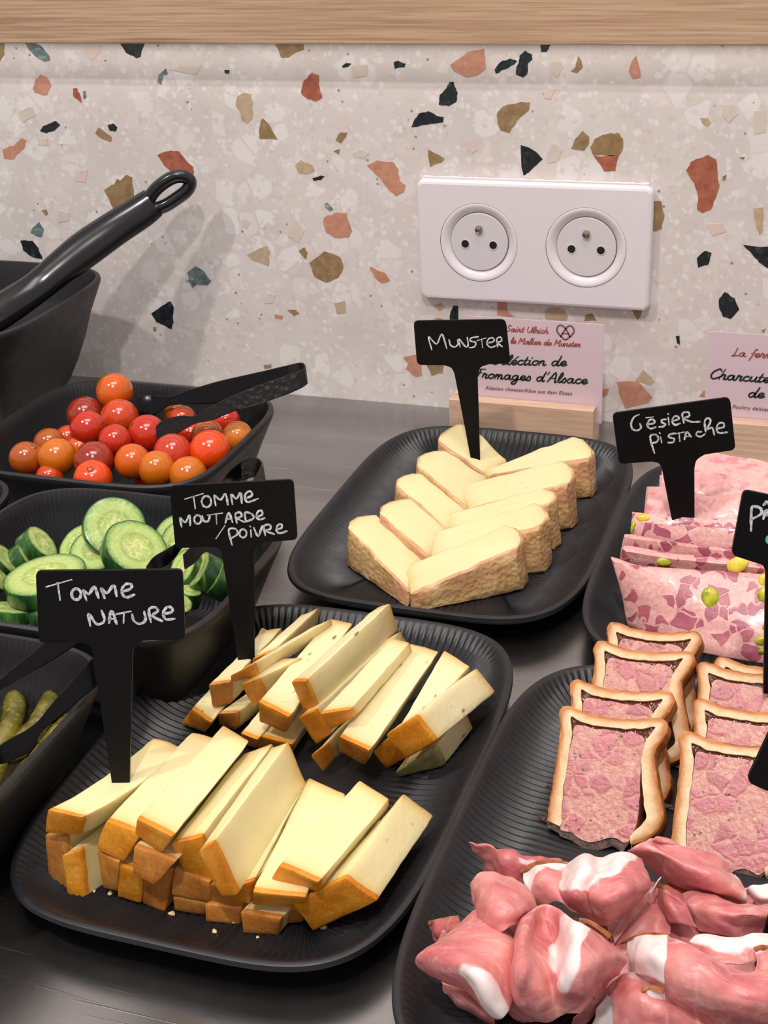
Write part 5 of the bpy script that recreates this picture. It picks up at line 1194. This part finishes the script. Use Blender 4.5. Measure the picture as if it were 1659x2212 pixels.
TS = [ # label, far edge px list (left->right), near edge px list, z far, z near, thickness, material, pistachios
('front terrine slice hanging down over the tray with a whole pistachio', [(440, 1240), (700, 1312), (1350, 1358), (2100, 1420)], [(570, 1775), (900, 1920), (1400, 2035), (2120, 2140)], .0435, .0135, .0045, 'terrine', [(1208, 1566, .52, 19, 26, -10, 'pistachio'), (1636, 1425, .18, 15, 17, 20, 'pistachio_y'), (1625, 1545, .42, 13, 20, 0, 'pistachio'), (1610, 1895, .9, 15, 11, -10, 'pistachio'), (1625, 1975, .95, 13, 7, 0, 'pistachio'), (1645, 1790, .7, 9, 8, 0, 'pistachio')]),
('second terrine slice from the front, a green pistachio on its top edge', [(530, 1160), (900, 1225), (1350, 1270), (2080, 1340)], [(505, 1300), (900, 1380), (1350, 1420), (2080, 1500)], .048, .036, .0045, 'terrine', [(852, 1275, .6, 17, 11, 0, 'pistachio'), (1422, 1300, .25, 24, 17, -25, 'pistachio_y'), (1510, 1378, .8, 10, 6, 20, 'pistachio')]),
('third terrine slice from the front with dark meat pieces', [(540, 1066), (900, 1120), (1350, 1180), (2060, 1250)], [(512, 1200), (900, 1270), (1350, 1330), (2060, 1400)], .051, .041, .0045, 'terrine', [(1345, 1160, .2, 14, 12, 30, 'pistachio')]),
('fourth terrine slice from the front, left end under the sign', [(640, 962), (950, 996), (1380, 1020), (2040, 1090)], [(620, 1110), (950, 1150), (1380, 1180), (2040, 1250)], .052, .043, .0050, 'terrine', [(1115, 985, .0, 12, 8, 0, 'pistachio')]),
('terrine slice with a yellow pistachio at its left corner', [(600, 892), (930, 930), (1380, 950), (2020, 1010)], [(585, 1080), (930, 1100), (1380, 1120), (2020, 1180)], .053, .044, .0045, 'terrine', [(685, 935, .15, 15, 9, 0, 'pistachio_y'), (605, 1010, .6, 5, 15, 10, 'pistachio')]),
('pale terrine slice with a stepped left edge, middle of the back pile', [(712, 700), (900, 712), (1380, 800), (2000, 860)], [(690, 920), (950, 950), (1380, 980), (2000, 1030)], .056, .047, .004, 'terrine2', []),
('pale terrine slice half hidden by the sign stake, upper back', [(815, 606), (1000, 640), (1390, 720), (1980, 770)], [(805, 760), (1000, 790), (1390, 860), (1980, 920)], .056, .049, .004, 'terrine2', []),
('pale terrine slice second from the back', [(830, 560), (1100, 560), (1400, 620), (1960, 680)], [(825, 690), (1100, 720), (1400, 780), (1960, 830)], .056, .050, .0035, 'terrine2', []),
('pale terrine slice third from the back', [(850, 520), (1100, 500), (1659, 560), (1960, 620)], [(845, 640), (1100, 650), (1659, 700), (1960, 760)], .056, .051, .0035, 'terrine2', []),
('rearmost pale terrine slice next to the card holder', [(900, 470), (1180, 440), (1659, 515), (1960, 560)], [(890, 590), (1120, 600), (1659, 640), (1960, 690)], .055, .051, .0040, 'terrine2', []),
]
for i, (lb, fe, ne, zf, zn_, th, mt, ps) in enumerate(TS):
    zf -= DZ; zn_ -= DZ
    F_ = [at(*ez(*p), zf) for p in fe]; N_ = [at(*ez(*p), zn_) for p in ne]
    mid = [a.lerp(b, .5)+Vector((0, 0, .0025 if i == 0 else .0008)) for a, b in zip(F_, N_)]
    if i > 0: # run on under the slice in front
        N2 = [b+(b-a)*.5-Vector((0, 0, .004)) for a, b in zip(F_, N_)]; rows = [F_, mid, N_, N2]
    else: rows = [F_, mid, N_]
    cen = sum(N_, Vector())/len(N_)
    o = thing('terrine_slice', lb, 'terrine', cen, 'slices of pink terrine')
    bm = bmesh.new(); Gd = sheet(bm, rows); slab(bm, Gd, th, amp=.0007, seed=i*3.1); tree = BVHTree.FromBMesh(bm); obj('slice_body', bm, M[mt], o)
    for (x, y, v_, rx, ry, an, m_) in ps:
        pist(o, *ez(x, y), tree, rx, ry, an, m_)

# ------------------------------------------------------------------ cured ham
hz = sc((800, 1740), 1.931)
def ham(label, rows, amp=.0012, th=.0011, lean=0.0, skin=None, res=(12, 12), wr=.00055):
    """rows of (x, y, z, fat)"""
    R = [[at(*hz(p[0], p[1]), p[2]-DZ) for p in r] for r in rows]; Fq = [[(p[3] if len(p) > 3 else 0, 0, 0) for p in r] for r in rows]
    bm = bmesh.new(); l1 = bm.verts.layers.float.new('fat'); l2 = bm.verts.layers.float.new('lean'); l3 = bm.verts.layers.float.new('rim')
    Gd = sheet(bm, R, res); Gf = sheet(bm, Fq, res); sd = random.random()*20
    nu_, nv_ = len(Gd), len(Gd[0])
    slab(bm, Gd, th, extra=((l1, lambda i, j: Gf[i][j].x), (l2, lambda i, j: lean), (l3, lambda i, j: max(0, 1-min(i, j, nu_-1-i, nv_-1-j)/2.0))), amp=amp, seed=sd, wr=wr, wf=random.uniform(9, 16))
    cen = sum([p for r in R for p in r], Vector())/sum(len(r) for r in R)
    o = thing('ham_slice', label, 'ham', (cen.x, cen.y, min(p.z for r in R for p in r)), 'folded slices of cured ham')
    obj('ham_meat', bm, M['ham'], o)
    if skin is not None:   # browned strip along one row of the sheet
        bm = bmesh.new(); j = skin if skin >= 0 else len(Gd[0])-1
        line = [Gd[i][j] for i in range(len(Gd))]; rings = []
        for i, p in enumerate(line):
            d = (line[min(i+1, len(line)-1)]-line[max(i-1, 0)]).normalized(); a = d.cross(Vector((0, 0, 1))).normalized(); b = a.cross(d)
            r = .0010*(1+.4*noise.noise(p*400)); rings.append([p+a*math.cos(k*math.pi/3)*r+b*math.sin(k*math.pi/3)*r*.8 for k in range(6)])
        loft(bm, rings); obj('browned_edge', bm, M['ham_skin'], o)
    return o
ham('dark ragged ham slice at the upper left end of the ham', [[(418, 145, .034, 0), (520, 178, .038, 0), (640, 205, .036, .2), (800, 225, .034, .3)], [(450, 200, .026, 0), (540, 225, .036, 0), (650, 245, .036, .5), (800, 262, .034, .2)], [(490, 290, .020, 0), (570, 310, .030, .1), (680, 320, .030, 0), (810, 330, .030, 0)]], lean=.45, amp=.002)
ham('flat ham slice in the bottom layer at the left', [[(300, 520, .020, 0), (700, 480, .028, 0), (1100, 470, .026, 0)], [(260, 640, .013, 0), (700, 660, .013, 0), (1150, 640, .013, 0)], [(330, 800, .013, 0), (700, 860, .013, .4), (1150, 860, .013, 0)]], lean=.2)
ham('flat ham slice in the bottom layer at the right', [[(900, 330, .026, 0), (1300, 330, .026, 0), (1750, 400, .024, 0)], [(1000, 560, .026, 0), (1300, 560, .028, 0), (1800, 600, .026, 0)], [(950, 860, .014, 0), (1300, 900, .014, 0), (1800, 960, .014, 0)]], lean=.35)
ham('small dark ham scrap at the left end, against the tray', [[(245, 490, .018, 0), (300, 478, .020, 0), (370, 468, .022, 0)], [(248, 530, .014, 0), (310, 520, .020, .2), (380, 510, .024, 0)], [(262, 575, .012, 0), (330, 560, .016, 0), (390, 550, .020, 0)]], lean=.7, skin=0)
ham('ham slice with a tan edged fat corner behind the centre', [[(630, 275, .036, .9), (700, 242, .040, .95), (800, 240, .040, .8), (860, 260, .038, .3)], [(650, 330, .036, .75), (720, 300, .042, .3), (800, 310, .042, .1), (880, 350, .040, 0)], [(720, 420, .032, .3), (780, 400, .040, 0), (840, 430, .040, 0), (910, 470, .036, 0)]], skin=0)
ham('long rolled ham slice lying against the pate, right of centre', [[(1080, 205, .034, 0), (1140, 240, .030, 0), (1240, 320, .026, 0), (1400, 380, .024, 0), (1530, 412, .024, 0)], [(1075, 190, .044, 0), (1170, 205, .044, 0), (1290, 290, .042, 0), (1440, 350, .040, 0), (1570, 400, .036, .6)],
    [(1120, 160, .050, 0), (1210, 195, .050, .1), (1330, 255, .049, 0), (1460, 300, .046, .1), (1560, 350, .040, .5)], [(1175, 140, .050, 0), (1200, 160, .046, 0), (1330, 225, .046, 0), (1450, 270, .042, .2), (1530, 300, .036, .6)], [(1190, 135, .046, 0), (1290, 165, .046, 0), (1400, 200, .044, 0), (1480, 250, .040, .1), (1515, 300, .034, .8)], [(1190, 150, .034, 0), (1290, 180, .034, 0), (1400, 220, .034, 0), (1470, 260, .032, 0), (1510, 300, .028, .4)]], amp=.0008)
ham('white and pink flower-like ham fold at the centre back', [[(800, 300, .036, .9), (830, 235, .044, 1), (890, 205, .048, 1), (960, 215, .046, 1), (1050, 198, .050, .95), (1130, 230, .046, .3)],
    [(788, 340, .042, .85), (850, 290, .052, 1), (900, 265, .056, 1), (950, 280, .052, 1), (1040, 270, .056, .6), (1155, 280, .050, 0)],
    [(800, 375, .044, .2), (850, 345, .055, .6), (905, 330, .052, .9), (960, 320, .054, .4), (1060, 330, .058, 0), (1168, 330, .048, 0)],
    [(820, 410, .040, 0), (870, 400, .050, .1), (920, 395, .048, 0), (970, 400, .054, .1), (1050, 390, .054, 0), (1140, 370, .044, 0)],
    [(850, 440, .030, 0), (900, 465, .036, 0), (950, 490, .038, 0), (1000, 500, .038, 0), (1040, 460, .038, 0), (1100, 410, .034, 0)]], amp=.0007, th=.0015)
ham('narrow ham strip folded beside the flower-like fold, pale edge', [[(1215, 300, .040, .9), (1150, 370, .038, .5), (1080, 440, .036, .4), (1010, 540, .030, .6)], [(1200, 340, .036, 0), (1150, 410, .036, 0), (1090, 480, .034, 0), (1020, 575, .028, 0)]], amp=.0008)
ham('dark red ham slice between the centre and the right', [[(1200, 335, .036, 0), (1240, 345, .040, 0), (1300, 380, .038, 0)], [(1200, 400, .034, 0), (1250, 410, .042, 0), (1330, 440, .040, 0)], [(1230, 480, .030, 0), (1290, 490, .038, 0), (1362, 510, .036, .4)]], lean=.55, skin=0)
ham('red ham slice showing in the hollow at the centre', [[(1130, 425, .030, .4), (1180, 415, .032, .2), (1220, 425, .032, 0)], [(1070, 500, .030, 0), (1160, 480, .032, 0), (1250, 500, .032, 0)], [(1010, 580, .026, .4), (1120, 560, .030, .3), (1250, 560, .032, 0)]], lean=.25)
ham('upper left rolled ham slice with a soft rounded lip', [[(432, 350, .030, 0), (450, 440, .030, 0), (472, 530, .030, 0), (500, 580, .028, 0)], [(425, 320, .040, 0), (446, 410, .044, 0), (470, 500, .044, 0), (505, 560, .040, 0)], [(470, 290, .048, 0), (510, 360, .054, .2), (540, 450, .054, 0), (560, 520, .050, 0)],
    [(560, 300, .048, 0), (600, 360, .052, 0), (620, 430, .052, .1), (610, 500, .048, 0)], [(650, 330, .042, .2), (700, 400, .042, 0), (690, 470, .040, 0), (640, 560, .036, 0)]])
ham('left ham slice folded over with a broad fat band at its lower edge', [[(250, 672, .024, 0), (350, 735, .026, 0), (440, 790, .028, .2), (520, 880, .022, .8)],
    [(200, 668, .030, 0), (310, 722, .036, 0), (425, 772, .038, .15), (520, 890, .030, .95)], [(190, 635, .040, 0), (300, 665, .046, 0), (425, 720, .050, .75), (548, 888, .036, 1)],
    [(225, 600, .044, 0), (320, 612, .050, 0), (450, 680, .053, .45), (572, 862, .038, .8)], [(300, 550, .040, 0), (390, 570, .048, 0), (500, 650, .050, 0), (590, 820, .038, .1)],
    [(440, 432, .036, 0), (500, 490, .046, 0), (570, 590, .048, 0), (620, 740, .038, 0)], [(465, 415, .026, 0), (545, 475, .034, 0), (610, 560, .038, 0), (650, 700, .032, 0)]], amp=.0005, th=.0016)
ham('lower lip of ham peeping out under the left folded slice', [[(300, 745, .020, 0), (380, 775, .022, 0), (460, 820, .022, .1), (520, 880, .018, .2)], [(305, 775, .022, .2), (380, 800, .025, 0), (450, 850, .024, 0), (515, 895, .018, .2)], [(330, 800, .016, .3), (390, 845, .017, 0), (450, 880, .015, 0), (520, 910, .013, 0)]], amp=.0005, th=.0014)
ham('large folded ham slice at the front centre with a white fat streak', [[(600, 560, .036, 0), (585, 640, .036, 0), (578, 740, .032, 0), (580, 860, .024, 0), (640, 905, .018, 0)],
    [(640, 468, .050, 0), (632, 580, .058, 0), (625, 700, .057, .1), (630, 820, .042, 0), (690, 900, .026, 0)],
    [(720, 412, .044, 0), (690, 510, .042, 0), (685, 650, .050, .15), (690, 780, .048, .05), (740, 905, .030, 0)],
    [(785, 432, .046, 0), (765, 530, .040, .3), (780, 640, .040, 1), (765, 760, .042, .1), (790, 880, .034, 0)],
    [(850, 480, .060, 1), (845, 560, .062, 1), (830, 650, .060, .95), (810, 740, .054, .7), (860, 840, .038, .1)],
    [(900, 510, .060, .8), (920, 600, .062, 0), (900, 690, .060, .1), (890, 770, .052, 0), (900, 800, .040, 0)],
    [(970, 560, .052, .1), (1010, 620, .054, 0), (980, 680, .050, 0), (940, 740, .044, 0), (920, 790, .036, 0)],
    [(1020, 610, .040, 0), (1068, 655, .038, 0), (1030, 690, .036, 0), (980, 750, .032, 0), (930, 810, .028, 0)]], amp=.0006, th=.0015)
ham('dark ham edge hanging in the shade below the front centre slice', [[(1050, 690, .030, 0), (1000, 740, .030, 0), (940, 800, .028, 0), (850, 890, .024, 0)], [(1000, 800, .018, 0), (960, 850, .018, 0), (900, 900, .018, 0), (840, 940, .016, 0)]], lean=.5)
ham('white fat strip hanging at the bottom, left of the lower pink slice', [[(990, 790, .026, .9), (950, 850, .024, 1), (920, 920, .022, 1)], [(1020, 830, .022, .8), (1010, 880, .020, 1), (1000, 940, .018, 1)]])
ham('lower pink ham slice cut by the bottom of the picture', [[(1000, 760, .030, 0), (1060, 700, .034, .6), (1150, 720, .034, .5), (1260, 790, .032, 0), (1400, 860, .030, 0)], [(1010, 850, .032, 0), (1090, 800, .038, .1), (1200, 830, .038, 0), (1330, 880, .034, 0), (1460, 920, .030, 0)], [(1020, 960, .024, 0), (1110, 950, .028, 0), (1230, 980, .028, 0), (1380, 1000, .026, 0), (1500, 1010, .024, 0)]])
ham('right back ham slice with soft wrinkles, under the long roll', [[(1290, 370, .032, 0), (1340, 350, .036, 0), (1450, 385, .038, 0), (1580, 410, .038, 0), (1720, 420, .038, 0)], [(1310, 410, .036, 0), (1400, 420, .042, .1), (1500, 450, .044, 0), (1600, 450, .046, .1), (1740, 460, .042, 0)], [(1350, 470, .034, 0), (1440, 480, .040, .2), (1540, 505, .038, 0), (1620, 490, .040, 0), (1750, 510, .038, 0)], [(1370, 520, .030, 0), (1470, 540, .034, .3), (1560, 550, .034, .3), (1640, 540, .034, 0), (1760, 560, .032, 0)]])
ham('salmon ham slice with a straight white fat edge at the right', [[(1330, 570, .042, .9), (1370, 538, .044, 1), (1500, 550, .046, 1), (1610, 540, .046, 1), (1740, 540, .044, .9)], [(1340, 578, .042, .4), (1390, 574, .045, .7), (1500, 580, .047, .75), (1610, 572, .047, .7), (1740, 575, .045, .6)], [(1380, 650, .042, 0), (1450, 660, .046, 0), (1540, 660, .046, .1), (1610, 650, .044, 0), (1750, 650, .042, 0)]], amp=.0006)
ham('thick white fat flap left of the large right-hand ham slice', [[(1068, 565, .036, .9), (1130, 545, .044, 1), (1190, 540, .048, 1), (1245, 545, .050, 1)], [(1075, 630, .036, 1), (1130, 625, .046, 1), (1190, 620, .052, 1), (1250, 640, .052, .9)], [(1085, 700, .030, .9), (1130, 705, .038, .9), (1190, 725, .042, .75), (1250, 760, .044, .3)]], amp=.0005, th=.0016, skin=0)
ham('large ham slice sweeping across the lower right corner', [[(1238, 548, .050, 0), (1240, 620, .052, 0), (1228, 700, .048, 0), (1250, 790, .040, 0)], [(1300, 570, .054, 0), (1320, 650, .056, 0), (1320, 740, .052, 0), (1330, 830, .042, 0)], [(1400, 620, .054, 0), (1420, 700, .056, .1), (1420, 790, .050, 0), (1430, 880, .038, 0)],
    [(1500, 680, .050, .1), (1520, 750, .052, 0), (1540, 830, .048, 0), (1550, 910, .034, 0)], [(1590, 700, .048, .1), (1620, 760, .052, .2), (1660, 830, .048, 0), (1690, 930, .034, 0)], [(1680, 640, .046, 0), (1740, 720, .048, 0), (1790, 820, .044, 0), (1810, 940, .034, 0)]], amp=.0008, th=.0015)
ham('white ham curl at the right edge below the pate', [[(1560, 350, .036, .9), (1610, 330, .040, 1), (1720, 325, .040, 1)], [(1580, 380, .032, 1), (1640, 385, .040, 1), (1740, 390, .040, 1)], [(1600, 402, .026, .9), (1660, 410, .032, 1), (1760, 420, .032, 1)]], amp=.0005)
ham('brown edged ham scrap beneath the leaning sign at the right edge', [[(1602, 600, .050, .6), (1650, 592, .050, .5), (1740, 600, .050, .3)], [(1612, 650, .048, .3), (1660, 650, .050, .2), (1760, 660, .050, 0)], [(1600, 700, .046, .1), (1660, 710, .048, 0), (1770, 720, .048, 0)]], skin=0)
ham('small tan curl of ham rind near the bottom centre', [[(1135, 770, .040, .9), (1170, 760, .042, .9), (1225, 775, .042, .8)], [(1150, 800, .038, .6), (1190, 815, .038, .7), (1232, 825, .036, .6)]], amp=.0004, skin=0)
ham('small browned ham curl by the front centre slice', [[(872, 482, .058, .5), (920, 490, .058, .4), (1000, 545, .054, .4)], [(885, 500, .054, .2), (940, 530, .054, .2), (990, 560, .050, .2)]], amp=.0004, lean=.4, skin=0)
